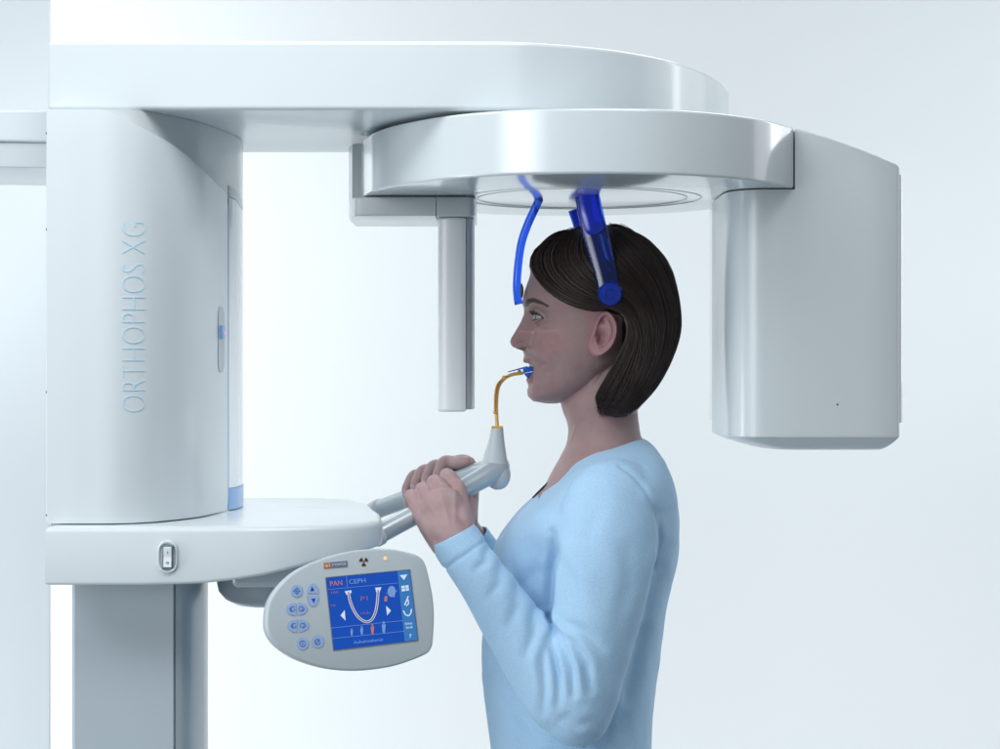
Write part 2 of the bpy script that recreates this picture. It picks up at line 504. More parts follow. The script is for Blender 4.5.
bm = bmesh.new()
ellipsoid(bm, Vector((-0.245, 2.42 - CD, CZ - 0.1697)), (0.045, 0.03, 0.0012))
obj_bm('rest_ridge', bm, M['shell'], mach)

# --- power switch
c = W(167.5, 557, 2.090)
bm = bmesh.new()
mtx = Matrix.Translation(c) @ Matrix.Rotation(R(90), 4, 'X')
ring_o = []
def stadium(w, h, n=10):
    out = []
    for s in (1, -1):
        for i in range(n + 1):
            a = math.pi * i / n if s == 1 else math.pi + math.pi * i / n
            out.append((w * math.cos(a), (h - w) * s + w * math.sin(a)))
    return out
prev = None
for k, (sc, dy) in enumerate([(1.0, 0.0025), (1.0, 0.0004), (0.94, -0.0006), (0.84, 0.0), (0.80, 0.0022)]):
    ring = [bm.verts.new((c.x + x * sc, c.y + dy, c.z + z * sc)) for x, z in stadium(0.0108, 0.0185)]
    if prev:
        for j in range(len(ring)): bm.faces.new((prev[j], prev[(j + 1) % len(ring)], ring[(j + 1) % len(ring)], ring[j]))
    prev = ring
bm.faces.new(prev)
sw = obj_bm('power_switch', bm, M['shell'], mach, 50)
bm = bmesh.new(); box_bm(bm, c + Vector((0.0003, 0.0008, 0)), (0.0122, 0.005, 0.0262)); bevel(obj_bm('switch_frame', bm, M['switch_dark'], sw), 0.0008)
bm = bmesh.new()
box_bm(bm, c + Vector((0.0006, -0.0024, 0.0055)), (0.0088, 0.003, 0.0118), Matrix.Rotation(R(8), 3, 'X'))
box_bm(bm, c + Vector((0.0006, -0.0024, -0.0055)), (0.0088, 0.003, 0.0118), Matrix.Rotation(R(-8), 3, 'X'))
bevel(obj_bm('rocker', bm, M['switch_white'], sw), 0.0004)
bm = bmesh.new()
box_bm(bm, c + Vector((0.0006, -0.0044, 0.0052)), (0.0006, 0.0006, 0.0028))
lathe_bm(bm, c + Vector((0.0006, -0.0036, -0.0062)), (0, -1, 0), [(0.0016, -0.001), (0.0016, 0.0008), (0.0009, 0.0008), (0.0009, -0.001)], 16)
obj_bm('switch_marks', bm, M['switch_dark'], sw)

# --- lower column
lp = [(-0.4965, 2.168), (-0.3775, 2.168)]
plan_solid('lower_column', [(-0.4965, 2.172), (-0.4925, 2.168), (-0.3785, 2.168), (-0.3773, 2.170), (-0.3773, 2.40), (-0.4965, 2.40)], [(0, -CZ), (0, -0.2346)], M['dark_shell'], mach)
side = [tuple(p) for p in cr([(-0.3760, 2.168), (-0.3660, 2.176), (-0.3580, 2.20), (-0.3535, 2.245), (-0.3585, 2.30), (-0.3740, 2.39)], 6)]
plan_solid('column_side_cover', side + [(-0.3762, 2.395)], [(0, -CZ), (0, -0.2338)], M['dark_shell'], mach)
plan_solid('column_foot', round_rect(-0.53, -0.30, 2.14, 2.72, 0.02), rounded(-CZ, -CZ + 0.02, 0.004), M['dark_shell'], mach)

# --- arm towards the cephalometric unit, leaving the frame on the left
cp = [(-1.30, 1.94), (-0.80, 2.135), (-0.60, 2.195), (-0.5195, 2.205), (-0.5195, 2.42), (-1.30, 2.30)]
plan_solid('side_arm', cp, rounded(0.2735, 0.3110, 0.003), M['shell'], mach)
plan_solid('side_arm_lower_cover', [(x, d + 0.004) for x, d in cp], rounded(0.2435, 0.2733, 0.0015), M['recess'], mach)

# --- rotating unit
rf = [tuple(p) for p in cr([(-0.157, 2.291), (-0.130, 2.227), (-0.088, 2.166), (-0.0435, 2.122), (0.020, 2.089), (0.098, 2.0765), (0.177, 2.0845), (0.240, 2.112), (0.2800, 2.143), (0.311, 2.176), (0.3500, 2.236)], 8)]
ring_plan = [(-0.172, 2.35), (-0.1710, 2.346), (-0.1578, 2.294)] + rf + [(0.3515, 2.242), (0.352, 2.34)] + [tuple(p) for p in cr([(0.33, 2.44), (0.25, 2.57), (0.10, 2.63), (-0.05, 2.58), (-0.14, 2.47), (-0.1715, 2.39)], 6)]
rot_unit = plan_solid('rotating_unit', ring_plan, rounded(0.2227, 0.2956, 0.0030), M['ring'], mach, 38)
bm = bmesh.new()
lathe_bm(bm, Vector((0.085, 2.37 - CD, CZ)), (0, 0, 1), [(0.20, 0.2957), (0.215, 0.2975), (0.228, 0.3009)], 72)
obj_bm('turntable', bm, M['dark_shell'], mach)
bm = bmesh.new()
lathe_bm(bm, Vector((-0.10, 2.35 - CD, CZ)), (0, 0, 1), [(0.040, 0.2930), (0.052, 0.2975), (0.075, 0.3008)], 48)
obj_bm('turntable_lip', bm, M['shell'], mach)
# engraved circles on the glossy underside
for rr, cx, cd in ((0.132, 0.104, 2.37), (0.150, 0.104, 2.37)):
    bm = bmesh.new()
    lathe_bm(bm, Vector((cx, cd - CD, CZ + 0.2227)), (0, 0, -1), [(rr - 0.0009, -0.001), (rr - 0.0009, 0.0004), (rr + 0.0009, 0.0004), (rr + 0.0009, -0.001)], 128)
    for f in [f for f in bm.faces if len(f.verts) > 4]: bm.faces.remove(f)
    obj_bm('underside_groove', bm, M['dark_shell'], rot_unit)

# --- housing on the right
hp = [tuple(p) for p in cr([(0.2740, 2.330), (0.2755, 2.285), (0.2850, 2.258), (0.3050, 2.2435), (0.3350, 2.240)], 7)] + \
     [(0.36, 2.24), (0.40, 2.24), (0.44, 2.24), (0.4745, 2.24)] + [tuple(p) for p in cr([(0.4775, 2.2412), (0.4790, 2.245), (0.4795, 2.25)], 3)] + [(0.4795, 2.42), (0.2740, 2.42)]
def h_top(x, d):
    return float(np.interp(x, [0.26, 0.3495, 0.352, 0.388, 0.428, 0.4745, 0.48], [0.2228, 0.2228, 0.2958, 0.2855, 0.2715, 0.2520, 0.2490]))
# body below the rotating unit
housing = plan_solid('xray_housing', hp, [(0.0, -0.0735), (0.0, -0.0728), (0.0, 0.0), (0.0, 0.1), (0.0, 0.2200), (0.0, 0.2215)], M['shell'], mach, 30)
bm = bmesh.new(); prev = None
first = None
for k, (t, z) in enumerate([(0.0, -0.0736), (0.0, -0.0748), (0.06, -0.0764), (0.16, -0.0790), (0.30, -0.0822), (0.48, -0.0856), (0.68, -0.0886), (0.86, -0.0906), (1.0, -0.0914), (1.5, -0.0916)]):
    ring = []
    for x, d in hp:
        lx = 0.058 * t * max(0, (0.40 - x) / 0.126) ** 1.0 if x < 0.40 else 0
        rx = 0.020 * t * max(0, (x - 0.40) / 0.08) ** 2 if x > 0.40 else 0
        fd = 0.030 * t * max(0, (2.40 - d) / 0.16)
        ring.append(bm.verts.new((x + lx - rx, d + fd - CD, CZ + z)))
    if prev:
        for j in range(len(ring)): bm.faces.new((prev[j], prev[(j + 1) % len(ring)], ring[(j + 1) % len(ring)], ring[j]))
    else: first = ring
    prev = ring
bm.faces.new(prev); bm.faces.new(first[::-1])
obj_bm('housing_base', bm, M['shell'], mach, 24)
# upper outer block, its front flush with the body
up = [(0.3530, 2.2405), (0.39, 2.24), (0.43, 2.24), (0.4745, 2.24)] + [tuple(p) for p in cr([(0.4775, 2.2412), (0.4790, 2.245), (0.4795, 2.25)], 3)] + [(0.4795, 2.42), (0.3530, 2.42)]
rings = [(0.0, 0.2214), (0.0, 0.2222), (0.0, lambda x, d: h_top(max(x, .3521), d) - 0.004), (0.0, lambda x, d: h_top(max(x, .3521), d) - 0.003), (0.0012, lambda x, d: h_top(max(x, .3521), d) - 0.0008), (0.003, lambda x, d: h_top(max(x, .3521), d))]
plan_solid('housing_top', up, rings, M['shell'], mach, 30)
plan_solid('housing_back_cover', round_rect(0.2785, 0.5035, 2.33, 2.50, 0.012), [(0, -0.060), (0, 0.2490)], M['strip'], mach)
bm = bmesh.new()
lathe_bm(bm, W(837.5, 404.5, 2.240), (0, -1, 0), [(0.0013, -0.001), (0.0013, 0.0003)], 14)
obj_bm('indicator_hole', bm, M['seam'], mach)

# --- bracket and sensor on the left
bp = [(-0.1748, 2.372), (-0.1880, 2.382), (-0.1945, 2.41), (-0.1945, 2.50), (-0.1748, 2.50)]
plan_solid('sensor_bracket', bp, rounded(0.2213, lambda x, d: 0.2935, 0.001), M['recess'], mach)
plan_solid('bracket_foot', [(-0.1930, 2.395), (-0.1860, 2.350), (-0.1800, 2.3335), (-0.1738, 2.331), (-0.0800, 2.331), (-0.0800, 2.50), (-0.1930, 2.50)], rounded(0.1975, 0.2213, 0.0015), M['recess'], mach)
sp = [(-0.0792, 2.331)] + [tuple(p) for p in cr([(-0.038, 2.331), (-0.0335, 2.336), (-0.031, 2.352), (-0.0305, 2.40)], 4)] + [(-0.0305, 2.48), (-0.0792, 2.48)]
plan_solid('sensor_carrier', sp, rounded(0.1975, 0.2213, 0.0015), M['recess'], mach)
sp = [tuple(p) for p in cr([(-0.0785, 2.356), (-0.0765, 2.349), (-0.070, 2.3455), (-0.0600, 2.3440), (-0.0500, 2.3450), (-0.0435, 2.3475)], 4)] + [(-0.0425, 2.350), (-0.0425, 2.42), (-0.0785, 2.42)]
sensor = plan_solid('sensor_post', sp, rounded(-0.0468, 0.1973, 0.003), mat('sensor_white', (0.86, 0.885, 0.90), 0.3, coat=0.4, var=0.01), mach)
sp = [(-0.0420, 2.352), (-0.036, 2.358), (-0.0325, 2.375), (-0.0325, 2.42), (-0.0420, 2.42)]
plan_solid('sensor_window', sp, rounded(-0.0440, 0.1973, 0.001), M['shell'], sensor)

# --- head supports
def ribbon(name, pts, m, parent, thick=0.005, n=6):
    """pts: [(px, py, d, width m, yaw deg)] a flat bar; the width runs along the yaw direction."""
    bm = bmesh.new(); q = cr(pts, n); prev = None; first = None
    P = [W(a[0], a[1], a[2]) for a in q]
    for i, a in enumerate(q):
        c = P[i]; t = (P[min(i + 1, len(P) - 1)] - P[max(i - 1, 0)]).normalized()
        wv = Vector((math.cos(R(a[4])), math.sin(R(a[4])), 0)); wv = (wv - t * wv.dot(t)).normalized()
        nv = t.cross(wv)
        hw, ht = a[3] / 2, thick / 2
        sec = [(-hw + ht * .6, -ht), (hw - ht * .6, -ht), (hw, -ht * .35), (hw, ht * .35), (hw - ht * .6, ht), (-hw + ht * .6, ht), (-hw, ht * .35), (-hw, -ht * .35)]
        ring = [bm.verts.new(c + wv * x + nv * y) for x, y in sec]
        if prev:
            for j in range(8): bm.faces.new((prev[j], prev[(j + 1) % 8], ring[(j + 1) % 8], ring[j]))
        else: first = ring
        prev = ring
    bm.faces.new(first[::-1]); bm.faces.new(prev)
    return obj_bm(name, bm, m, parent, 50)

def temple_support(d, dd, label, top_py, ox=0):
    s = ribbon('head_support', [(587 + ox, top_py, d, 0.0305, 0), (593.5 + ox, 226, d - dd * .2, 0.0312, 0), (599 + ox, 247, d - dd * .4, 0.0300, 0), (605.5 + ox, 272, d - dd * .7, 0.0280, 0), (610 + ox, 294, d - dd, 0.0265, 0)], M['blue_clear'], mach, 0.006)
    tag(s, label)
    ribbon('support_sleeve', [(587 + ox, top_py + .2, d + .0002, 0.0270, 0), (590.2 + ox, 214, d - dd * .12, 0.0275, 0), (594.0 + ox, 228, d - dd * .2, 0.0270, 0), (595.2 + ox, 232.5, d - dd * .23, 0.0225, 0), (595.8 + ox, 234.5, d - dd * .25, 0.012, 0)], M['blue_solid'], s, 0.0100)
    bm = bmesh.new()
    sg = -1 if dd > 0 else 1
    lathe_bm(bm, W(610 + ox, 294, d - dd), (0, sg, 0), [(0.012, -0.008), (0.0145, -0.007), (0.0150, 0.002), (0.0135, 0.0045), (0.006, 0.0050), (0.0055, 0.0038), (0.0025, 0.0040)], 36)
    obj_bm('support_pad', bm, M['blue_solid'], s)
    bm = bmesh.new()
    lathe_bm(bm, W(610 + ox, 294, d - dd), (0, sg, 0), [(0.0150, -0.006), (0.0160, -0.005), (0.0160, -0.002), (0.0150, -0.001)], 36)
    obj_bm('pad_rim', bm, M['tube'], s)
    return s
temple_support(2.318, 0.012, 'near clear blue bar resting on the temple', 195.6)
temple_support(2.482, -0.010, 'far clear blue bar mostly hidden behind the hair', 207.5, -8)
fs = ribbon('forehead_support', [(539, 200.0, 2.39, 0.030, 90), (535, 209, 2.392, 0.030, 90), (528, 224, 2.395, 0.028, 90), (521.5, 243, 2.398, 0.026, 90), (518.0, 266, 2.4, 0.024, 90), (516.8, 286, 2.4, 0.022, 90), (517.6, 298, 2.4, 0.019, 90), (518.8, 304.5, 2.4, 0.012, 90)], M['blue_clear'], mach, 0.0105)
tag(fs, 'slim blue forehead bar, curved')
bm = bmesh.new(); ellipsoid(bm, W(521.2, 291, 2.4), (0.0032, 0.012, 0.0098)); obj_bm('support_pad', bm, M['pad'], fs)

# --- handle bars, bite post
NT0, NT1 = W(378, 534.5, 2.285), W(490, 474.5, 2.365)
FT0, FT1 = W(374, 511, 2.560), W(484, 470, 2.420)
RT = 0.0124
bm = bmesh.new()
p4 = W(499, 466, 2.378)
limb(bm, [(NT0, RT), (NT0.lerp(NT1, .35), RT), (NT0.lerp(NT1, .72), RT), (W(488, 474.5, 2.365), 0.0140), (W(498, 467.5, 2.376), 0.0150), (W(498.5, 458, 2.38), 0.010)], 6, 28)
hb = obj_bm('handle_bar', bm, M['tube'], mach, 50)
tag(hb, 'near silver handle bar gripped by the left hand')
bm = bmesh.new()
limb(bm, [(FT0, RT), (FT0.lerp(FT1, .5), RT), (FT1, RT), (W(494, 468, 2.39), RT)], 6, 28)
hb2 = obj_bm('handle_bar', bm, M['tube'], mach, 50)
tag(hb2, 'far silver handle bar under the right hand')
# clamp rings / end fittings
tdir = (NT1 - NT0).normalized()
bm = bmesh.new()
lathe_bm(bm, W(381, 533, 2.288), tdir, [(0.0128, -0.012), (0.0142, -0.010), (0.0142, -0.001), (0.0130, 0.0)], 32)
obj_bm('bar_socket', bm, M['shell'], mach)
fdir = (FT1 - FT0).normalized()
bm = bmesh.new()
limb(bm, [(W(363.5, 511, 2.575), 0.0042), (W(368, 510.5, 2.57), 0.0085), (W(375, 509, 2.56), 0.0125), (W(379.5, 508, 2.553), 0.0142)], 4, 28, (Vector((0, 0, 1)), 0.92))
obj_bm('bar_end_fitting', bm, M['post'], mach, 40)
bm = bmesh.new()
limb(bm, [(W(356, 520, 2.56), 0.006), (W(366, 515, 2.565), 0.008), (W(374, 510, 2.56), 0.009)], 4, 20)
obj_bm('bar_foot', bm, M['post'], mach, 40)
# tapered post: cross-section tilts slightly, root swallows the elbow
bm = bmesh.new()
secs = [(497.3, 428.3, 5.6), (497.2, 429, 6.2), (496.6, 438, 7.6), (495.6, 450, 10.2), (494.9, 460, 12.6), (495.2, 468, 14.4), (496.5, 475, 14.2), (497.5, 482, 11.6), (497.8, 487, 8.0), (497.8, 489.5, 3.5)]
prev = None; first = None
for a in cr(secs, 4):
    c = W(a[0], a[1], 2.376); rr = a[2] * 2.376 / F
    ring = [bm.verts.new(c + Vector((rr * math.cos(2 * math.pi * j / 32), rr * 0.92 * math.sin(2 * math.pi * j / 32), 0))) for j in range(32)]
    if prev:
        for j in range(32): bm.faces.new((prev[j], prev[(j + 1) % 32], ring[(j + 1) % 32], ring[j]))
    else: first = ring
    prev = ring
bm.faces.new(first[::-1]); bm.faces.new(prev)
bpst = obj_bm('bite_post', bm, M['post'], mach, 50)
bm = bmesh.new()
box_bm(bm, W(497.3, 427.2, 2.376), (0.0150, 0.012, 0.0032)); bo = bevel(obj_bm('bite_rod_base', bm, M['amber'], mach), 0.0006)
bm = bmesh.new()
limb(bm, [(W(497.2, 426, 2.376), 0.0024), (W(496.4, 412, 2.378), 0.0024), (W(496.6, 398, 2.382), 0.0024), (W(498.6, 386.5, 2.388), 0.0023), (W(504.5, 378.5, 2.394), 0.0023), (W(512, 374.8, 2.398), 0.0022), (W(522, 373.2, 2.4), 0.0022)], 8, 14)
limb(bm, [(W(494.5, 412, 2.374), 0.0010), (W(494.8, 396, 2.378), 0.0011), (W(497.0, 385, 2.384), 0.0011), (W(502.6, 378.2, 2.392), 0.0011)], 6, 10)
ellipsoid(bm, W(504.5, 377.4, 2.393), (0.0035, 0.003, 0.0026)); ellipsoid(bm, W(519.5, 372, 2.4), (0.0026, 0.003, 0.0028)); ellipsoid(bm, W(495.2, 412.5, 2.376), (0.003, 0.003, 0.0022))
rod = obj_bm('bite_rod', bm, M['amber'], mach, 60)
def px_prism(name, poly, d, half, m, parent, bev=0.0008):
    bm = bmesh.new()
    a = [bm.verts.new(W(x, y, d) + Vector((0, -half, 0))) for x, y in poly]
    b = [bm.verts.new(W(x, y, d) + Vector((0, half, 0))) for x, y in poly]
    n = len(poly)
    bm.faces.new(a); bm.faces.new(b[::-1])
    for i in range(n): bm.faces.new((a[i], b[i], b[(i + 1) % n], a[(i + 1) % n]))
    return bevel(obj_bm(name, bm, m, parent), bev, 2)
bb = px_prism('bite_block', [(522.6, 368.4), (529, 366.4), (539, 365.2), (540, 368.6), (535, 370.8), (523.4, 373.2)], 2.4, 0.0145, M['bite'], mach)
px_prism('bite_lower_plate', [(523.4, 373.5), (537.5, 370.9), (535.5, 375.2), (527.5, 378.2)], 2.4, 0.0135, M['bite'], bb)
px_prism('bite_tongue', [(507.5, 371.6), (527, 366.0), (528, 367.6), (508.5, 372.4)], 2.398, 0.005, M['bite'], bb, 0.0003)

# --- control panel
yaw, pit = R(17), R(9)
PN = Vector((math.sin(yaw) * math.cos(pit), -math.cos(yaw) * math.cos(pit), math.sin(pit)))
PC = W(350, 612, 2.03)
CAMP = Vector((0, -CD, CZ))
def pp(px, py, lift=0.0):
    ray = (W(px, py, 1.0) - CAMP)
    t = (PC + PN * lift - CAMP).dot(PN) / ray.dot(PN)
    return CAMP + ray * t
sil = [(266, 622), (268.5, 603), (279, 586), (298, 569.5), (327, 557), (358, 550), (389, 549), (411, 553.2), (421, 557.6), (425.5, 564), (429, 576), (433, 596), (434.6, 616), (433.4, 640), (431.6, 648), (427, 653.5), (411, 660.5), (389, 667), (358, 670.5), (328, 668.5), (299, 660), (279, 648), (268.5, 635)]
sil = [tuple(p) for p in cr(sil, 5, True)]
front = [pp(x, y) for x, y in sil]
cen = sum(front, Vector()) / len(front)
bm = bmesh.new(); prev = None; first = None
prof = []
for i in range(6):
    a = math.pi / 2 * i / 5
    prof.append((1 - 0.028 * (1 - math.sin(a)) , -0.0025 * (1 - math.cos(a))))
prof = [(0.965, 0.0), (0.985, -0.0004), (0.997, -0.0016), (1.003, -0.004), (1.006, -0.010), (1.003, -0.018), (0.985, -0.024), (0.93, -0.029), (0.84, -0.031)]
for sc, dz in prof:
    ring = [bm.verts.new(cen + (v - cen) * sc + PN * dz) for v in front]
    if prev:
        n = len(ring)
        for j in range(n): bm.faces.new((prev[j], prev[(j + 1) % n], ring[(j + 1) % n], ring[j]))
    else: first = ring
    prev = ring
bm.faces.new(first[::-1]); bm.faces.new(prev)
panel = obj_bm('control_panel', bm, M['panel'], mach, 50)

def flat_poly(bm, poly, lift, th=0.0002):
    a = [bm.verts.new(pp(x, y, lift)) for x, y in poly]
    b = [bm.verts.new(pp(x, y, lift) - PN * (th + 0.0002)) for x, y in poly]
    n = len(poly)
    bm.faces.new(a)
    for i in range(n): bm.faces.new((a[i], b[i], b[(i + 1) % n], a[(i + 1) % n]))
def flat_line(bm, pts, w, lift):
    for (x0, y0), (x1, y1) in zip(pts, pts[1:]):
        L = math.hypot(x1 - x0, y1 - y0) or 1
        nx, ny = -(y1 - y0) / L * w / 2, (x1 - x0) / L * w / 2
        flat_poly(bm, [(x0 + nx, y0 + ny), (x1 + nx, y1 + ny), (x1 - nx, y1 - ny), (x0 - nx, y0 - ny)], lift)
def flat_obj(name, m, parent, polys=(), lines=(), lift=0.0006):
    bm = bmesh.new()
    for p in polys: flat_poly(bm, p, lift)
    for pts, w in lines: flat_line(bm, pts, w, lift)
    return obj_bm(name, bm, m, parent, 30)
def zz(x, y): return (240 + x / 4.681, 530 + y / 4.681)       # close-up coordinates to photo pixels
def ell(x, y, rx, ry, n=24, a0=0, a1=360):
    return [zz(x + rx * math.cos(R(a0 + (a1 - a0) * i / n)), y + ry * math.sin(R(a0 + (a1 - a0) * i / n))) for i in range(n + (0 if a1 - a0 == 360 else 1))]

scr = flat_obj('screen', M['screen'], panel, [[zz(403, 225), zz(793, 187), zz(832, 515), zz(440, 562)]], lift=0.0005)
flat_obj('screen_frame', M['switch_dark'], panel, lines=[([zz(401, 223), zz(795, 185), zz(834, 517), zz(438, 564), zz(401, 223)], 0.7)], lift=0.0008)
flat_obj('screen_sidebar', M['sidebar'], panel, [[zz(737, 193), zz(792, 188), zz(831, 514), zz(771, 521)]], lift=0.0009)
flat_obj('screen_rules', M['s_grey'], panel, lines=[([zz(409, 279), zz(738, 248)], .35), ([zz(498, 218), zz(503, 268)], .35), ([zz(426, 459), zz(762, 424)], .4), ([zz(433, 508), zz(768, 474)], .4)], lift=0.0012)
def arch(off):
    P = [(508, 290), (515, 330), (530, 370), (552, 405), (575, 424), (596, 430), (618, 418), (634, 385), (642, 345), (645, 310), (647, 280)]
    return [zz(a[0], a[1]) for a in cr(P, 4)]
flat_obj('jaw_arch', M['s_white'], panel, lines=[(arch(0), 2.6)], lift=0.0012)
flat_obj('jaw_arch_core', M['s_brown'], panel, lines=[(arch(0), 1.3)], lift=0.0016)
for nm_, pl_ in (('screen_arrow', [(471, 400), (490, 375), (494, 424)]), ('screen_arrow', [(707, 377), (684, 355), (689, 400)]), ('sidebar_arrow', [(748, 212), (783, 208), (768, 234)]),
    ('jaw_arch_end', [(490, 287), (520, 282), (523, 292), (512, 300), (500, 304)]), ('jaw_arch_end', [(633, 270), (662, 268), (656, 284), (650, 300), (638, 290)]), ('sidebar_box', [(755, 262), (788, 258), (792, 283), (758, 288)])):
    flat_obj(nm_, M['s_white'], panel, [[zz(*q) for q in pl_]], lift=0.0014)
flat_obj('sidebar_figure', M['s_white'], panel, [], [([zz(771, 352), zz(780, 330), zz(788, 310)], 1.2), ([zz(778, 355), zz(790, 345), zz(786, 325)], 1.0)], lift=0.0014)
flat_obj('sidebar_curve', M['s_white'], panel, [], [([zz(765, 378), zz(775, 397), zz(790, 402), zz(800, 390), zz(803, 370)], 1.2)], lift=0.0014)
flat_obj('sidebar_grid', M['sidebar'], panel, lines=[([zz(756, 275), zz(791, 270)], .5), ([zz(772, 259), zz(776, 287)], .5)], lift=0.0018)
flat_obj('head_icon', M['s_grey'], panel, [ell(710, 288, 19, 26)], [([zz(683, 296), zz(738, 285)], .4), ([zz(712, 305), zz(724, 312)], 1.6)], lift=0.0012)
def figure(x, y, h, lift=0):
    return [ell(x, y - h * .40, h * .10, h * .12, 10), [zz(x - h * .17, y - h * .24), zz(x + h * .17, y - h * .26), zz(x + h * .14, y + h * .10), zz(x + h * .10, y + h * .5), zz(x - h * .07, y + h * .5), zz(x - h * .14, y + h * .10)]]
for a_ in ((523, 478, 34), (570, 470, 40), (673, 455, 54)): flat_obj('size_icon', M['s_grey'], panel, figure(*a_), lift=0.0012)
flat_obj('chosen_size_icon', M['s_orange'], panel, figure(620, 464, 46), lift=0.0014)
flat_obj('bite_icon', M['s_orange'], panel, [[zz(677, 312), zz(690, 308), zz(688, 334), zz(676, 334)]], lift=0.0014)
PU = (pp(793 / 4.681 + 240, 187 / 4.681 + 530) - pp(403 / 4.681 + 240, 225 / 4.681 + 530)).normalized()
PV = PN.cross(PU).normalized()
def ptext(name, s, x, y, h, m, sx=1.0, thin=0.0, lift=0.0013, w=None, spacing=1.0):
    """x,y: centre in close-up coordinates, h: letter height in close-up px, w: wanted width"""
    mpp = 2.02 / F / 4.681
    o = text_mesh(name, s, h * mpp * 1.36, (0, 0, 0), Vector((1, 0, 0)), Vector((0, 1, 0)), Vector((0, 0, 1)), m, panel, thin, 0.0001, 'LEFT', 1.0, spacing)
    xs = [v.co.x for v in o.data.vertices]; ys = [v.co.y for v in o.data.vertices]
    cx, cy = (min(xs) + max(xs)) / 2, (min(ys) + max(ys)) / 2
    k = (w * mpp / (max(xs) - min(xs))) if w else 1
    c = pp(*zz(x, y), lift)
    for v in o.data.vertices:
        v.co = c + PU * ((v.co.x - cx) * k) + PV * (v.co.y - cy) + PN * v.co.z
    return o
ptext('screen_text', 'PAN', 450, 249, 24, M['s_orange'], w=58, thin=0.0)
ptext('screen_text', 'CEPH', 549, 239, 22, M['s_grey'], w=80)
ptext('screen_text', 'P1', 581, 321, 22, M['s_brown'], w=34)
ptext('screen_text', 'Aufnahmebereit', 601, 519, 15, M['s_grey'], w=142)
ptext('screen_text', 'Select', 790, 437, 12, M['s_white'], w=36)
ptext('screen_text', 'Stroik', 793, 455, 12, M['s_white'], w=34)
ptext('screen_text', '?', 798, 495, 18, M['s_white'], w=10)
ptext('screen_text', '100', 444, 292, 12, M['s_brown'], w=34)
ptext('screen_text', '16', 437, 352, 12, M['s_brown'], w=20)
ptext('screen_text', '14,5s', 588, 389, 12, M['s_brown'], w=44)
# keys
def key(polys, icon_polys=(), icon_lines=(), im='icon_mid'):
    k = flat_obj('key', M['button'], panel, polys, lift=0.0009)
    if icon_polys or icon_lines:
        o = flat_obj('key_icon', M[im], panel, icon_polys, icon_lines, lift=0.0013)
    return k
key([ell(266, 286, 27, 29)], [], [(ell(266, 286, 11, 12, 12) + [ell(266, 286, 11, 12, 12)[0]], .7), ([zz(266, 267), zz(266, 305)], .5), ([zz(248, 286), zz(284, 286)], .5)])
key([ell(341, 297, 27, 46, 16, 180, 360)], [[zz(330, 286), zz(348, 284), zz(337, 264)]], im='icon')
key([ell(342, 308, 27, 50, 16, 0, 180)], [[zz(335, 322), zz(353, 320), zz(345, 341)]], im='icon')
for yy, xo in ((371, 0), (449, 6)):
    key([ell(262 + xo, yy, 46, 30, 16, 90, 270)], [], [([zz(242 + xo, yy - 12), zz(232 + xo, yy), zz(242 + xo, yy + 12)], .8), (ell(248 + xo, yy - 2, 9, 11, 10), .6)])
    key([ell(271 + xo, yy - 2, 44, 30, 16, -90, 90)], [], [([zz(291 + xo, yy - 14), zz(301 + xo, yy - 2), zz(291 + xo, yy + 10)], .8), (ell(284 + xo, yy - 3, 9, 11, 10), .6)])
key([ell(293, 532, 27, 29)], [], [(ell(293, 532, 13, 14, 12), .7), ([zz(293, 524), zz(293, 540)], .8)])
key([ell(364, 522, 29, 30)], [], [(ell(362, 524, 13, 13, 12), .7), ([zz(356, 530), zz(374, 512)], .8)])
flat_obj('logo_plate', M['logo_grey'], panel, [[zz(424, 151), zz(502, 144), zz(504, 172), zz(427, 178)]], lift=0.0007)
flat_obj('logo_plate', M['logo_orange'], panel, [[zz(391, 154), zz(424, 151), zz(427, 178), zz(394, 181)]], lift=0.0007)
ptext('logo_text', 'si', 410, 165, 19, M['logo_white'], w=22)
ptext('logo_text', 'rona', 464, 161, 17, M['logo_white'], w=66)
tre = []
for a in (215, 325, 90):
    tre.append([zz(579 + 7 * math.cos(R(a + s)), 148 + 7 * math.sin(R(a + s))) for s in (-28, 0, 28)] + [zz(579 + 21 * math.cos(R(a + s)), 148 + 21 * math.sin(R(a + s))) for s in (30, 15, 0, -15, -30)])
tre.append(ell(579, 148, 4, 4, 10))
flat_obj('radiation_symbol', M['brown'], panel, tre, lift=0.0007)
bm = bmesh.new(); lathe_bm(bm, pp(*zz(681, 134)), PN, [(0.0022, -0.001), (0.0022, 0.0006), (0.0014, 0.0012)], 16); obj_bm('indicator_lamp', bm, M['lamp_amber'], panel)
# mount below the lower arm
bm = bmesh.new()
lathe_bm(bm, W(262, 600, 2.26), (0, 0, 1), [(0.012, -0.008), (0.030, -0.005), (0.044, 0.002), (0.052, 0.012), (0.054, 0.022), (0.054, 0.040)], 48)
obj_bm('panel_mount', bm, M['dark_shell'], mach, 40)
bm = bmesh.new()
limb(bm, [(W(262, 590, 2.26), 0.014), (W(310, 596, 2.16), 0.013), (W(345, 608, 2.062), 0.016)], 5, 20)
obj_bm('panel_arm', bm, M['dark_shell'], mach, 50)
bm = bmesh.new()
box_bm(bm, Vector((-0.235, 2.27 - CD, CZ - 0.232)), (0.15, 0.22, 0.028)); bevel(obj_bm('arm_underside_cover', bm, M['dark_shell'], mach), 0.006)

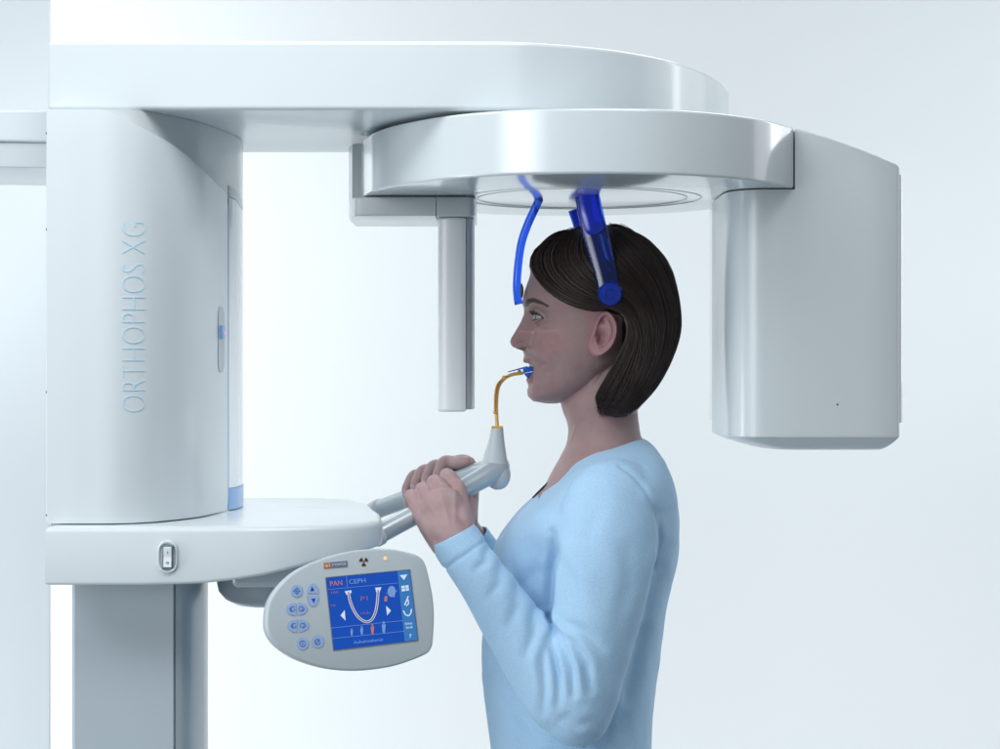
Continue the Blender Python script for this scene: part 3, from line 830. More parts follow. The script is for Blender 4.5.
# ------------------------------------------------------------------ the patient
# skin material with painted complexion (lips, brows, cheeks) from a colour attribute
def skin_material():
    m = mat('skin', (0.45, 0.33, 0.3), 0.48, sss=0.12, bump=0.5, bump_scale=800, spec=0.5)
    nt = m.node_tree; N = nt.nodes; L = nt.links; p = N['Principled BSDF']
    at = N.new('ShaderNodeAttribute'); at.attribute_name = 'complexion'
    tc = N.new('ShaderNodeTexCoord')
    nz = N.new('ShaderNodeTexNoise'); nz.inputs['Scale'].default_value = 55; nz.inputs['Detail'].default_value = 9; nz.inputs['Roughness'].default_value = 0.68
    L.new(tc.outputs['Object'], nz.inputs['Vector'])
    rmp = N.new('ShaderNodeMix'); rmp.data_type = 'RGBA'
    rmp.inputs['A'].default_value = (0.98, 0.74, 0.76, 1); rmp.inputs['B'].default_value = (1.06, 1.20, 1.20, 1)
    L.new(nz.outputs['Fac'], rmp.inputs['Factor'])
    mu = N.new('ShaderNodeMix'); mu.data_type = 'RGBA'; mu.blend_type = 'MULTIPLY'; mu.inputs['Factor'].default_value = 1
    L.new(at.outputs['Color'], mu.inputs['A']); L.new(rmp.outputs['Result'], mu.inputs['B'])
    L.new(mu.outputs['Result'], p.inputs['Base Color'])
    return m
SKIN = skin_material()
HX = 780.0
def H(px, py, y=0.0):
    """photo pixel seen at lateral offset y (metres, negative towards the camera)."""
    d = CD + y
    return Vector(((px - 500) * d / F, y, CZ + (374.5 - py) * d / F))
def S0(px, py): return ((px - 500) / HX, CZ + (374.5 - py) / HX)

def interp_rows(rows, v):
    ks = [r[0] for r in rows]
    return [float(np.interp(v, ks, [r[i] for r in rows])) for i in range(1, len(rows[0]))]
def smooth_rows(rows, n):
    a = np.array(cr(rows, n)); return a

def loft(bm, rows, xc_f, nth=64, e=1.0, disp=None, n=5, ybase=0.0):
    """rows: (py, front px, back px, half-width px) from top to bottom; xc_f(py, f, b) widest place."""
    prev = None; first = None
    for py, f, b, w in smooth_rows(rows, n):
        xc = xc_f(py, f, b)
        ring = []
        for j in range(nth):
            th = 2 * math.pi * j / nth
            cs, sn = math.cos(th), math.sin(th)
            c2 = math.copysign(abs(cs) ** e, cs); s2 = math.copysign(abs(sn) ** e, sn)
            x = xc - c2 * ((xc - f) if cs > 0 else (b - xc)); y = w * s2; p2 = py
            if disp: x, y, p2 = disp(x, y, py, cs)
            ring.append(bm.verts.new(((x - 500) / HX, y / HX + ybase, CZ + (374.5 - p2) / HX)))
        if prev:
            for j in range(nth): bm.faces.new((prev[j], prev[(j + 1) % nth], ring[(j + 1) % nth], ring[j]))
        else: first = ring
        prev = ring
    bm.faces.new(first[::-1]); bm.faces.new(prev)

def voxel(bm, size, smooth_it=3, fac=0.5):
    bmesh.ops.recalc_face_normals(bm, faces=bm.faces)
    me = bpy.data.meshes.new('tmp'); bm.to_mesh(me); bm.free()
    o = bpy.data.objects.new('tmp', me); COL.objects.link(o)
    r = o.modifiers.new('r', 'REMESH'); r.mode = 'VOXEL'; r.voxel_size = size
    if smooth_it:
        s = o.modifiers.new('s', 'SMOOTH'); s.factor = fac; s.iterations = smooth_it
    dg = bpy.context.evaluated_depsgraph_get(); dg.update()
    out = bpy.data.meshes.new_from_object(o.evaluated_get(dg))
    bpy.data.objects.remove(o); bpy.data.meshes.remove(me)
    return out

def get_co(me):
    a = np.empty(len(me.vertices) * 3); me.vertices.foreach_get('co', a); return a.reshape(-1, 3)
def set_co(me, a): me.vertices.foreach_set('co', a.ravel()); me.update()
def get_no(me):
    a = np.empty(len(me.vertices) * 3); me.vertex_normals.foreach_get('vector', a); return a.reshape(-1, 3)
def lap(me, co, mask, it, fac=0.5):
    """relax vertices where mask > 0"""
    ed = np.empty(len(me.edges) * 2, dtype=np.int64); me.edges.foreach_get('vertices', ed); ed = ed.reshape(-1, 2)
    keep = (mask[ed[:, 0]] > 0) | (mask[ed[:, 1]] > 0); ed = ed[keep]
    for _ in range(it):
        acc = np.zeros_like(co); cnt = np.zeros(len(co))
        for k in range(3):
            acc[:, k] = np.bincount(ed[:, 0], co[ed[:, 1], k], len(co)) + np.bincount(ed[:, 1], co[ed[:, 0], k], len(co))
        cnt = np.bincount(ed[:, 0], minlength=len(co)) + np.bincount(ed[:, 1], minlength=len(co))
        ok = cnt > 0
        avg = co.copy(); avg[ok] = acc[ok] / cnt[ok][:, None]
        co = co + (avg - co) * (mask * fac)[:, None]
    return co
def seg_dist(px, py, poly):
    best = np.full(px.shape, 1e9)
    for (x0, y0), (x1, y1) in zip(poly, poly[1:]):
        dx, dy = x1 - x0, y1 - y0
        t = np.clip(((px - x0) * dx + (py - y0) * dy) / (dx * dx + dy * dy + 1e-9), 0, 1)
        best = np.minimum(best, np.hypot(px - x0 - t * dx, py - y0 - t * dy))
    return best

# ---- head
soft = [  # py, soft front, back, half width
    (236.5, 594, 602, 3), (238, 580, 616, 14), (242, 562, 632, 30), (250, 544, 648, 44), (262, 533, 658, 54), (276, 527, 664, 59),
    (290, 524.5, 667, 61), (304, 524.5, 667, 61), (316, 530, 665, 60), (328, 531.5, 660, 60), (340, 530, 652, 59), (352, 527.5, 642, 57),
    (362, 528, 630, 54), (372, 530, 617, 50), (382, 530.5, 604, 44.5), (391, 530, 590, 37), (397, 531.0, 577, 29), (401, 536, 566, 20), (403.5, 546, 557, 8)]
true_prof = [(262, 533), (278, 529.2), (290, 524.9), (299.5, 522.8), (304, 522.6), (309, 523.9), (314, 523.6), (322, 520.4), (331.6, 515.0), (338, 510.9), (341.5, 510.0),
             (344.5, 510.6), (347.2, 513.2), (349.0, 517.6), (351.0, 522.8), (355, 524.0), (358, 523.4), (361, 524.0), (364, 526.5), (372, 530), (378, 528.0), (381, 526.6), (384, 527.6), (387, 528.2), (391, 527.2), (396, 528.0), (401, 533), (403.5, 545)]
nose_w = [(262, 40), (300, 26), (306, 16), (314, 8.0), (322, 8.5), (332, 9.5), (340, 11.0), (346, 12.0), (350, 13), (353, 10), (358, 17), (362, 19), (370, 20), (380, 20), (388, 22), (396, 24), (404, 20)]
def head_disp(x, y, py, cs):
    if cs <= 0: return x, y, py
    ft = float(np.interp(py, [p[0] for p in true_prof], [p[1] for p in true_prof]))
    fs_ = float(np.interp(py, softp[:, 0], softp[:, 1]))
    wn = float(np.interp(py, [p[0] for p in nose_w], [p[1] for p in nose_w]))
    B = (fs_ - ft) * min(1.0, max(0.0, (py - 262) / 12.0))
    ay = abs(y)
    x -= B * math.exp(-(ay / wn) ** 2.4)
    fr = cs ** 0.5
    # eye sockets
    x += 7.5 * math.exp(-((ay - 25) / 13) ** 2 - ((py - 317) / 8.5) ** 2)
    # brow ridge
    x -= 1.8 * math.exp(-((ay - 22) / 14) ** 2 - ((py - 303) / 5) ** 2)
    # cheek bones
    b = 2.6 * math.exp(-((ay - 38) / 14) ** 2 - ((py - 340) / 14) ** 2)
    x -= b; y += math.copysign(b * 0.5, y) if ay > 1 else 0
    # hollow next to the nose
    x += 1.2 * math.exp(-((ay - 18) / 7) ** 2 - ((py - 334) / 9) ** 2)
    # open mouth
    if ay < 22.5:
        hh = 7.6 * (1 - (ay / 22.5) ** 2.6)
        mm = 370.3 - 3.6 * (ay / 22.5) ** 2
        q = abs(py - mm) / max(hh, 0.1)
        if q < 1: x += 12 * (1 - q ** 4)
    return x, y, py
softp = np.array(cr(soft, 12))

hb_ = bmesh.new()
loft(hb_, soft, lambda py, f, b: f + (b - f) * (0.50 + 0.05 * min(1, max(0, (py - 325) / 50))), 180, 0.92, head_disp, 12)
# nose wings, septum, lips
for s in (-1, 1):
    ellipsoid(hb_, H(521.0, 345.6, s * 0.0112), (0.0078, 0.0042, 0.0058))
    ellipsoid(hb_, H(515.5, 343.0, s * 0.0040), (0.0052, 0.0050, 0.0050))
    # upper lip / lower lip from centre to the corner
    limb(hb_, [(H(525.4, 360.6, s * 0.0), 0.0030), (H(526.4, 360.4, s * 0.007), 0.0036), (H(532.0, 361.6, s * 0.0155), 0.0030), (H(540.6, 365.4, s * 0.0245), 0.0016)], 5, 12)
    limb(hb_, [(H(529.2, 380.0, 0.0), 0.0040), (H(530.2, 379.8, s * 0.007), 0.0041), (H(534.6, 377.2, s * 0.0155), 0.0033), (H(540.8, 368.0, s * 0.0245), 0.0016)], 5, 12)
    # eyelids: thick spherical patches
    ec = H(543.4, 317.4, s * 0.0315); er = 0.0132
    for (lo, hi) in ((0, 1), (1, 0)):
        up_l = lo == 0
        inner_l, outer_l = [], []
        for iu in range(21):
            u = -1.25 + 2.9 * iu / 20            # -1 medial, 1 temporal
            ang = u * R(62)
            a_l, b_l = [], []
            opening = max(0.0, 1 - u * u); shut = 0 if abs(u) < 1 else 5
            lim = (R(3 - shut) + R(17) * opening) if up_l else (R(-3 + shut) - R(14) * opening)
            end = R(75) if up_l else R(-75)
            for iv in range(9):
                el = lim + (end - lim) * iv / 8
                dirv = Vector((-math.cos(el) * math.cos(ang + R(12)), s * math.cos(el) * math.sin(ang + R(12)), math.sin(el)))
                a_l.append(hb_.verts.new(ec + dirv * er)); b_l.append(hb_.verts.new(ec + dirv * (er - 0.0028)))
            outer_l.append(a_l); inner_l.append(b_l)
        for i in range(20):
            for k in range(8):
                hb_.faces.new((outer_l[i][k], outer_l[i + 1][k], outer_l[i + 1][k + 1], outer_l[i][k + 1]))
                hb_.faces.new((inner_l[i][k], inner_l[i][k + 1], inner_l[i + 1][k + 1], inner_l[i + 1][k]))
            hb_.faces.new((outer_l[i][0], inner_l[i][0], inner_l[i + 1][0], outer_l[i + 1][0]))
            hb_.faces.new((outer_l[i][8], outer_l[i + 1][8], inner_l[i + 1][8], inner_l[i][8]))
        for i in (0, 20):
            for k in range(8): hb_.faces.new((outer_l[i][k], outer_l[i][k + 1], inner_l[i][k + 1], inner_l[i][k]))
    # ear
    out = [(607, 311), (613.5, 316), (617.2, 325), (616.6, 336), (612.5, 346), (605, 353.5), (597.5, 356.8), (592, 354.5), (590.3, 348), (591.5, 340), (594.5, 332), (596.5, 324), (600.5, 315.5)]
    out = cr(out, 5, True)
    ecx, ecy = 603.0, 332.5
    def ear_h(t, a, x, y):
        # a: 0 = towards the back of the head, 90 = down, 180 = front, 270 = up
        h = 0.0
        back = 0.5 + 0.5 * math.cos(R(a - 340))
        lobe = math.exp(-((x - 597) / 7) ** 2 - ((y - 350) / 6.5) ** 2)
        rim = math.exp(-((t - 0.90) / 0.085) ** 2)
        h += 2.6 * rim * (0.25 + 0.75 * max(0, math.cos(R((a - 315) * 0.62))) if True else 0)
        h -= 2.2 * math.exp(-((t - 0.72) / 0.07) ** 2) * max(0, math.cos(R((a - 330) * 0.8))) * (1 - lobe)
        h += 2.0 * math.exp(-((t - 0.54) / 0.09) ** 2) * max(0, math.cos(R((a - 10) * 0.75)))
        h -= 5.0 * math.exp(-(((x - 601.5) / 5.2) ** 2 + ((y - 337) / 7.5) ** 2))
        h -= 3.0 * math.exp(-(((x - 602.5) / 2.4) ** 2 + ((y - 320.5) / 4.0) ** 2))
        h += 3.2 * math.exp(-(((x - 594.5) / 2.6) ** 2 + ((y - 337) / 4.0) ** 2))
        h += 1.2 * lobe
        return h
    NR = 16; prev = None; first = None; top = []
    na = len(out)
    ctr = None
    rings_e = []
    for ir in range(NR + 1):
        t = ir / NR; ring = []
        for j in range(na):
            bx, by = out[j]
            x = ecx + (bx - ecx) * t; y = ecy + (by - ecy) * t
            a = math.degrees(math.atan2(y - ecy, x - ecx)) % 360
            if a < 150: aa = a + 360
            else: aa = a
            hgt = ear_h(t, aa if aa > 150 else aa, x, y)
            tilt = (x - 592) / 25.0
            off = -0.070 - 0.0115 - 0.0125 * max(0, tilt) - hgt * 0.0017 + 0.002 * (t > 0.97)
            p = H(x, y, -abs(off)); p.y = s * abs(off)
            ring.append(p)
        rings_e.append(ring)
    vt = [[hb_.verts.new(p) for p in ring] for ring in rings_e[1:]]
    cv = hb_.verts.new(rings_e[0][0])
    bk_ = [hb_.verts.new(Vector((p.x, s * (abs(p.y) - 0.0042), p.z))) for p in rings_e[-1]]
    bk2 = [hb_.verts.new(Vector((c_.x, s * 0.066, c_.z))) for c_ in [rings_e[-4][j] for j in range(na)]]
    for j in range(na):
        j2 = (j + 1) % na
        hb_.faces.new((cv, vt[0][j], vt[0][j2]))
        for i in range(len(vt) - 1): hb_.faces.new((vt[i][j], vt[i + 1][j], vt[i + 1][j2], vt[i][j2]))
        hb_.faces.new((vt[-1][j], bk_[j], bk_[j2], vt[-1][j2]))
        hb_.faces.new((bk_[j], bk2[j], bk2[j2], bk_[j2]))
    hb_.faces.new(bk2)
# neck and upper chest
neck = [(345, 585, 640, 40), (365, 580, 640, 43), (385, 568, 638, 44), (400, 561, 637, 44), (412, 563, 637.5, 43), (424, 567.5, 639, 43), (436, 567.8, 641, 44.5), (446, 565.5, 647, 49), (456, 560.5, 652, 58), (466, 555.0, 657, 68), (476, 549.5, 660, 78), (486, 544.5, 662, 84), (500, 533, 664, 84), (520, 524, 660, 80)]
loft(hb_, neck, lambda py, f, b: f + (b - f) * 0.5, 72, 1.0, None, 4)
limb(hb_, [(H(598, 372, -0.044), 0.012), (H(588, 405, -0.038), 0.0105), (H(577, 438, -0.021), 0.0085), (H(569, 455, -0.010), 0.006)], 5, 14)
limb(hb_, [(H(598, 372, 0.044), 0.012), (H(588, 405, 0.038), 0.0105), (H(577, 438, 0.021), 0.0085), (H(569, 455, 0.010), 0.006)], 5, 14)

# ---- hands
def frame(A, B):
    t = (B - A).normalized()
    e1 = (Vector((0, 0, 1)) - t * t.z).normalized()
    e2 = (Vector((0, 1, 0)) - t * t.y); e2 = (e2 - e1 * e2.dot(e1)).normalized()
    return t, e1, e2
def grip(A, B, s, phi, rad, side):
    t, e1, e2 = frame(A, B)
    c = A + (B - A) * s
    a = R(phi)
    return c + (e1 * math.cos(a) + e2 * side * math.sin(a)) * rad
# near (left) hand: knuckles on the camera side, fingers over the bar
NW = W(455, 543, 2.268)
near_f = [  # knuckle seen at, depth, bar position, fingertip drift, finger radius
    (457.5, 489.5, 2.312, 0.705, -0.015, 0.0084),
    (443.5, 491.5, 2.304, 0.590, -0.018, 0.0086),
    (430.0, 498.5, 2.302, 0.480, -0.020, 0.0081),
    (418.0, 508.5, 2.304, 0.378, -0.022, 0.0074)]
for k, (kx, ky, kd, s, dr, fr) in enumerate(near_f):
    g = lambda ss, p_, r_: grip(NT0, NT1, ss, p_, r_, 1)
    mcp = W(kx, ky, kd)
    wq = NW + Vector((0.011 - 0.0085 * k, 0.0, -0.001 * k))
    limb(hb_, [(wq, 0.0150), (wq.lerp(mcp, .5) + Vector((0, -0.004, 0)), 0.0140), (mcp + Vector((0, 0.001, -0.001)), fr + 0.0032)], 6, 14)
    limb(hb_, [(mcp, fr + 0.0030), (g(s + dr * .5, 18, RT + fr + 0.0040), fr + 0.0006), (g(s + dr * .8, 62, RT + fr + 0.0008), fr * .95), (g(s + dr, 100, RT + fr * .9), fr * 0.9), (g(s + dr, 135, RT + fr * .82), fr * 0.78)], 6, 14)
# back of the hand
ellipsoid(hb_, W(443, 511, 2.288), (0.0275, 0.0165, 0.0290), Matrix.Rotation(R(22), 3, 'Y'))
ellipsoid(hb_, W(438, 504, 2.296), (0.0285, 0.0150, 0.0165), Matrix.Rotation(R(-28), 3, 'Y'))
# thumb under the bar
g = lambda ss, p_, r_: grip(NT0, NT1, ss, p_, r_, 1)
limb(hb_, [(NW + Vector((0.008, 0.008, 0.008)), 0.0130), (g(0.70, -140, 0.025), 0.0115), (g(0.765, 172, 0.0235), 0.0095), (g(0.79, 125, 0.0222), 0.0086), (g(0.79, 88, 0.0210), 0.0072)], 6, 14)
# wrist into the sleeve
limb(hb_, [(W(447, 532, 2.272), 0.0235), (W(457, 546, 2.266), 0.0240), (W(480, 580, 2.255), 0.0255), (W(512, 625, 2.24), 0.031)], 5, 20, (Vector((0, 1, 0)), 0.82))
# far (right) hand: behind the far bar, fingers come over the top towards the camera
FW = W(462, 528, 2.512)
far_f = [(0.735, 0.0084), (0.640, 0.0084), (0.548, 0.0080), (0.465, 0.0070)]
for k, (s, fr) in enumerate(far_f):
    g = lambda ss, p_, r_: grip(FT0, FT1, ss, p_, r_, -1)
    mcp = g(s + .02, -50, 0.029)
    wq = FW + Vector((0.010 - 0.0085 * k, 0.0, 0))
    limb(hb_, [(wq, 0.0125), (wq.lerp(mcp, .5) + Vector((0, 0.006, 0)), 0.0115), (mcp, fr + 0.0016)], 6, 14)
    dr = -0.035 - 0.008 * k
    limb(hb_, [(mcp, fr + 0.0016), (g(s, -10, RT + fr + 0.0058), fr), (g(s + dr * .4, 14, RT + fr + 0.0062), fr + 0.0008), (g(s + dr * .8, 44, RT + fr + 0.0020), fr * .93), (g(s + dr, 66, RT + fr + .0006), fr * 0.93), (g(s + dr * 1.1, 86, RT + fr * .9), fr * 0.78)], 6, 14)
ellipsoid(hb_, W(448, 500, 2.530), (0.028, 0.014, 0.026))
# thumb lying along the bar
g = lambda ss, p_, r_: grip(FT0, FT1, ss, p_, r_, -1)
limb(hb_, [(FW + Vector((0.010, 0.004, 0.012)), 0.0115), (g(0.78, -60, 0.030), 0.0112), (g(0.75, -8, 0.0245), 0.0092), (g(0.82, 14, 0.0210), 0.0082), (g(0.905, 16, 0.0190), 0.0066)], 6, 14)
limb(hb_, [(FW, 0.0225), (W(480, 555, 2.53), 0.024), (W(505, 600, 2.56), 0.030)], 5, 18, (Vector((0, 1, 0)), 0.82))

skin_me = voxel(hb_, 0.00100, 2, 0.5)
co = get_co(skin_me)
_hm = ((co[:, 0] < -0.012) & (co[:, 2] < 1.45)).astype(float)
co = lap(skin_me, co, _hm, 10, 0.55)
_px = 500 + co[:, 0] * F / (CD + co[:, 1]); _py = 374.5 - (co[:, 2] - CZ) * F / (CD + co[:, 1])
_bk = np.exp(-((_px - 443) / 17) ** 2 - ((_py - 516) / 15) ** 2) * (co[:, 1] < -0.095) * _hm
co = lap(skin_me, co, _bk, 140, 0.7)
set_co(skin_me, co)
no = get_no(skin_me)
ay = np.abs(co[:, 1])
spx = 500 + co[:, 0] * F / (CD - ay); spy = 374.5 - (co[:, 2] - CZ) * F / (CD - ay)   # as seen on the nearer side
hx = 500 + co[:, 0] * HX; hy = 374.5 - (co[:, 2] - CZ) * HX
face = (spx < 625) & (spy < 404) & (spx > 505) & (ay < 0.095)
disp = np.zeros(len(co))
def crease(poly, w, dep, msk):
    global disp
    dd = seg_dist(spx, spy, poly)
    disp -= msk * dep * (np.exp(-(dd / w) ** 2) - 0.12 * np.exp(-((dd - 2.2 * w) / (1.3 * w)) ** 2))
crease([(521.5, 349.5), (527, 351), (533, 355), (538.5, 361), (543.5, 363.5)], 2.6, 0.0013, face & (ay > 0.010))
crease([(518, 341.5), (520.5, 340.2), (524.5, 341.8), (526.2, 346), (524.5, 350)], 1.3, 0.0013, face & (ay > 0.006))
crease([(533.0, 311.2), (537, 311.6), (541.2, 314.2), (543.8, 317.2)], 0.9, 0.0006, face & (ay > 0.02))
crease([(540.6, 365.6), (542.6, 364.6), (544.2, 362.6)], 1.1, 0.0010, face & (ay > 0.012))
crease([(533, 326), (539, 328.2), (546, 326)], 1.8, 0.0007, face & (ay > 0.018))
for pl in ([(546, 318), (553, 316.5)], [(546, 320), (554, 321)], [(546, 322), (553, 326)]):
    crease(pl, 1.0, 0.0004, face & (ay > 0.02))
_ap = np.exp(-((spx - 551) / 9) ** 2 - ((spy - 349) / 9) ** 2) * face * (ay > 0.015)
disp += 0.0020 * _ap                      # the cheek lifts in a smile
disp -= 0.0014 * np.exp(-((spx - 556) / 7) ** 2 - ((spy - 370) / 10) ** 2) * face
disp += 0.0008 * np.exp(-((spx - 533) / 6) ** 2 - ((spy - 393) / 6) ** 2) * face
nostril = face & (ay > 0.002) & (ay < 0.0095) & (spx > 513.5) & (spx < 523.5) & (spy > 346)
co = co + no * disp[:, None]
# hollow nostrils
q = np.exp(-((spx - 518.5) / 3.0) ** 2 - ((spy - 350) / 2.2) ** 2 - ((ay - 0.0058) / 0.003) ** 2)
co[:, 2] += q * 0.0030 * face
# knuckle tendons on the near hand
handn = (spx < 482) & (spy > 460) & (co[:, 1] < 0.0)
for pl in ([(455, 492), (455, 520)], [(441, 494), (449, 522)], [(428, 502), (443, 526)]):
    dd = seg_dist(500 + co[:, 0] * F / (CD + co[:, 1]), 374.5 - (co[:, 2] - CZ) * F / (CD + co[:, 1]), pl)
    co += no * (handn * (np.exp(-(dd / 2.4) ** 2)) * 0.0010)[:, None]
nzv = np.array([noise.noise(Vector(c) * 90) for c in co[::1]]) if len(co) < 900000 else 0
co += no * (nzv * 0.00022)[:, None] if not np.isscalar(nzv) else 0
set_co(skin_me, co)
# complexion
colr = np.tile(np.array([0.365, 0.248, 0.240, 1.0]), (len(co), 1))
def blend(w, c):
    global colr
    w = np.clip(w, 0, 1)[:, None]
    colr[:, :3] = colr[:, :3] * (1 - w) + np.array(c) * w
blend(0.36 * np.exp(-((spx - 550) / 15) ** 2 - ((spy - 343) / 12) ** 2) * face, (0.42, 0.185, 0.19))
blend(0.50 * np.exp(-((spx - 514) / 7) ** 2 - ((spy - 343) / 6) ** 2) * face, (0.40, 0.20, 0.20))
lip_u = seg_dist(spx, spy, [(525.0, 360.8), (532, 361.8), (540.6, 365.6)]); lip_l = seg_dist(spx, spy, [(528.5, 380.0), (534.8, 377.0), (540.8, 368.0)])
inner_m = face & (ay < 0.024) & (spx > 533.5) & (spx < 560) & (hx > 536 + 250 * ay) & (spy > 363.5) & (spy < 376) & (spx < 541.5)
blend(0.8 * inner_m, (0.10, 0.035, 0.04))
blend(np.clip(1.15 - np.minimum(lip_u / 3.0, lip_l / 4.2) ** 4, 0, 0.85) * face * (ay < 0.026), (0.27, 0.095, 0.11))
mouth_in = face & (ay < 0.0225) & (spx > 533) & (spx < 546) & (spy > 362.5) & (spy < 378) & (hx > 533 + 6 * (ay / 0.02) ** 2 * 0.6)
brow = seg_dist(spx, spy, [(526.2, 304.5), (528.8, 301.2), (534, 300.3), (541, 302.6), (548.5, 306.4)])
bw = np.interp(spx, [524, 528, 536, 542, 549], [2.6, 3.0, 2.4, 1.7, 0.8])
blend(np.clip(1.2 - (brow / bw) ** 3, 0, 0.9) * face * (ay > 0.006), (0.055, 0.035, 0.035))
lash = seg_dist(spx, spy, [(530.5, 311.6), (534.5, 312.2), (539.5, 315.0), (543.4, 318.2)])
blend(np.clip(1.1 - (lash / 1.0) ** 3, 0, 0.85) * face * (ay > 0.018), (0.04, 0.025, 0.03))
lash = seg_dist(spx, spy, [(532.5, 323.5), (537.5, 322.2), (543.4, 318.2)])
blend(np.clip(1.0 - (lash / 0.8) ** 3, 0, 0.55) * face * (ay > 0.018), (0.07, 0.04, 0.045))
blend(0.9 * nostril * np.exp(-((spx - 518.8) / 3.0) ** 2 - ((spy - 349.5) / 1.6) ** 2), (0.07, 0.03, 0.03))  # shade inside the nostrils painted into the skin colour
ear = (ay > 0.070) & (spx > 588) & (spx < 619) & (spy > 309) & (spy < 358)
blend(0.50 * ear, (0.44, 0.21, 0.24))
# scalp under the hair
scalp_w = ((spy < 258) | ((spx > np.interp(spy, [258, 275, 293, 304, 311], [524, 537, 552, 571, 598])) & (spy < 309)) | ((spx > 622) & (spy < 405))) & (spy < 405) & (ay < 0.12) & (~ear)
blend(0.95 * scalp_w, (0.03, 0.02, 0.02))
# hands painted lighter for the stronger light on them, nails
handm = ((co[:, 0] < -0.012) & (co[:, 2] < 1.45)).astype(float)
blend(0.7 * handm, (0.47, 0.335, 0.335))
for k, (s, fr) in enumerate(far_f):
    tp = grip(FT0, FT1, s + (-0.035 - 0.008 * k) * 1.05, 78, RT + fr * 1.75, -1)
    blend(0.75 * np.clip(1.3 - (np.linalg.norm(co - np.array(tp), axis=1) / 0.0052) ** 4, 0, 1), (0.56, 0.42, 0.43))
tp = grip(FT0, FT1, 0.905, 10, 0.0195 + 0.0062, -1)
blend(0.75 * np.clip(1.3 - (np.linalg.norm(co - np.array(tp), axis=1) / 0.0055) ** 4, 0, 1), (0.58, 0.44, 0.45))
# knuckles pinker
for s in (0.70, 0.565, 0.445, 0.33):
    kp = grip(NT0, NT1, s, -38, 0.036, 1)
    blend(0.30 * np.exp(-(np.linalg.norm(co - np.array(kp), axis=1) / 0.010) ** 2), (0.42, 0.185, 0.19))
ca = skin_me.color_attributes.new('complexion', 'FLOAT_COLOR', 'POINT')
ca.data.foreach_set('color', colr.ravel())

# torso and legs below the clothes, same mesh
tb = bmesh.new()
torso_body = [(500, 545, 655, 115), (530, 515, 662, 115), (580, 500, 655, 100), (640, 495, 645, 88), (700, 500, 640, 90), (760, 505, 645, 105), (830, 510, 665, 135), (880, 520, 665, 130)]
loft(tb, torso_body, lambda py, f, b: (f + b) / 2, 40, 0.9, None, 3)
for s in (-1, 1):
    limb(tb, [(Vector((0.105, s * 0.085, 0.92)), 0.075), (Vector((0.11, s * 0.09, 0.50)), 0.048), (Vector((0.12, s * 0.09, 0.12)), 0.034)], 5, 16)
    limb(tb, [(Vector((0.13, s * 0.09, 0.07)), 0.034), (Vector((0.03, s * 0.095, 0.035)), 0.028), (Vector((-0.07, s * 0.10, 0.025)), 0.02)], 5, 14)
tm = voxel(tb, 0.008, 1)
bm = bmesh.new(); bm.from_mesh(skin_me); bm.from_mesh(tm)
body_me = bpy.data.meshes.new('person'); bm.to_mesh(body_me); bm.free()
# colour of the hidden torso
cl = body_me.color_attributes.get('complexion')
if cl is not None:
    arr = np.empty(len(body_me.vertices) * 4); cl.data.foreach_get('color', arr); arr = arr.reshape(-1, 4)
    zero = arr[:, :3].sum(1) < 1e-4; arr[zero] = (0.325, 0.228, 0.236, 1); cl.data.foreach_set('color', arr.ravel())
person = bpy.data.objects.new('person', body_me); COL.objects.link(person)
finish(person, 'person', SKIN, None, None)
tag(person, 'woman with dark bob in light blue sweater, in profile, gripping the handle bars', 'person')

# ---- eyes, teeth
def eye_material():
    m = bpy.data.materials.new('eye'); m.use_nodes = True
    nt = m.node_tree; N = nt.nodes; L = nt.links; p = N['Principled BSDF']
    p.inputs['Roughness'].default_value = 0.08; p.inputs['Coat Weight'].default_value = 1.0
    at = N.new('ShaderNodeAttribute'); at.attribute_name = 'tint'
    L.new(at.outputs['Color'], p.inputs['Base Color'])
    return m
EYE = eye_material()
for s in (-1, 1):
    bm = bmesh.new()
    ec = H(543.4, 317.4, s * 0.0315)
    look = Vector((-1, s * 0.10, 0.0)).normalized()
    ellipsoid(bm, ec, (0.0116, 0.0116, 0.0116), None, 64, 40)
    me = bpy.data.meshes.new('eye'); bmesh.ops.recalc_face_normals(bm, faces=bm.faces); bm.to_mesh(me); bm.free()
    c = get_co(me); dv = (c - np.array(ec)); dv /= np.linalg.norm(dv, axis=1)[:, None]
    ang = np.degrees(np.arccos(np.clip(dv @ np.array(look), -1, 1)))
    col_ = np.tile([0.42, 0.44, 0.47, 1.0], (len(c), 1))
    col_[ang < 31] = (0.10, 0.11, 0.13, 1); col_[ang < 28] = (0.19, 0.22, 0.24, 1); col_[ang < 14] = (0.01, 0.01, 0.012, 1)
    c += np.array(look) * (np.clip(1 - (ang / 30) ** 2, 0, 1) * 0.0007)[:, None]
    set_co(me, c)
    a_ = me.color_attributes.new('tint', 'FLOAT_COLOR', 'POINT'); a_.data.foreach_set('color', col_.ravel())
    o = bpy.data.objects.new('eye', me); COL.objects.link(o); finish(o, 'eye', EYE, person, None)
bm = bmesh.new()
for s in (-1, 1):
    for k, (px, yy, w) in enumerate(((530.4, 0.0043, 0.0042), (532.0, 0.0118, 0.0034), (536.0, 0.0178, 0.0035), (541.2, 0.0212, 0.0028))):
        ellipsoid(bm, H(px + 0.8, 364.6 + k * .2, s * yy), (0.0026, w, 0.0056 - .0005 * k), None, 12, 8)
obj_bm('teeth', bm, mat('tooth_enamel', (0.62, 0.60, 0.56), 0.2, coat=0.4, var=0.03), person, None)
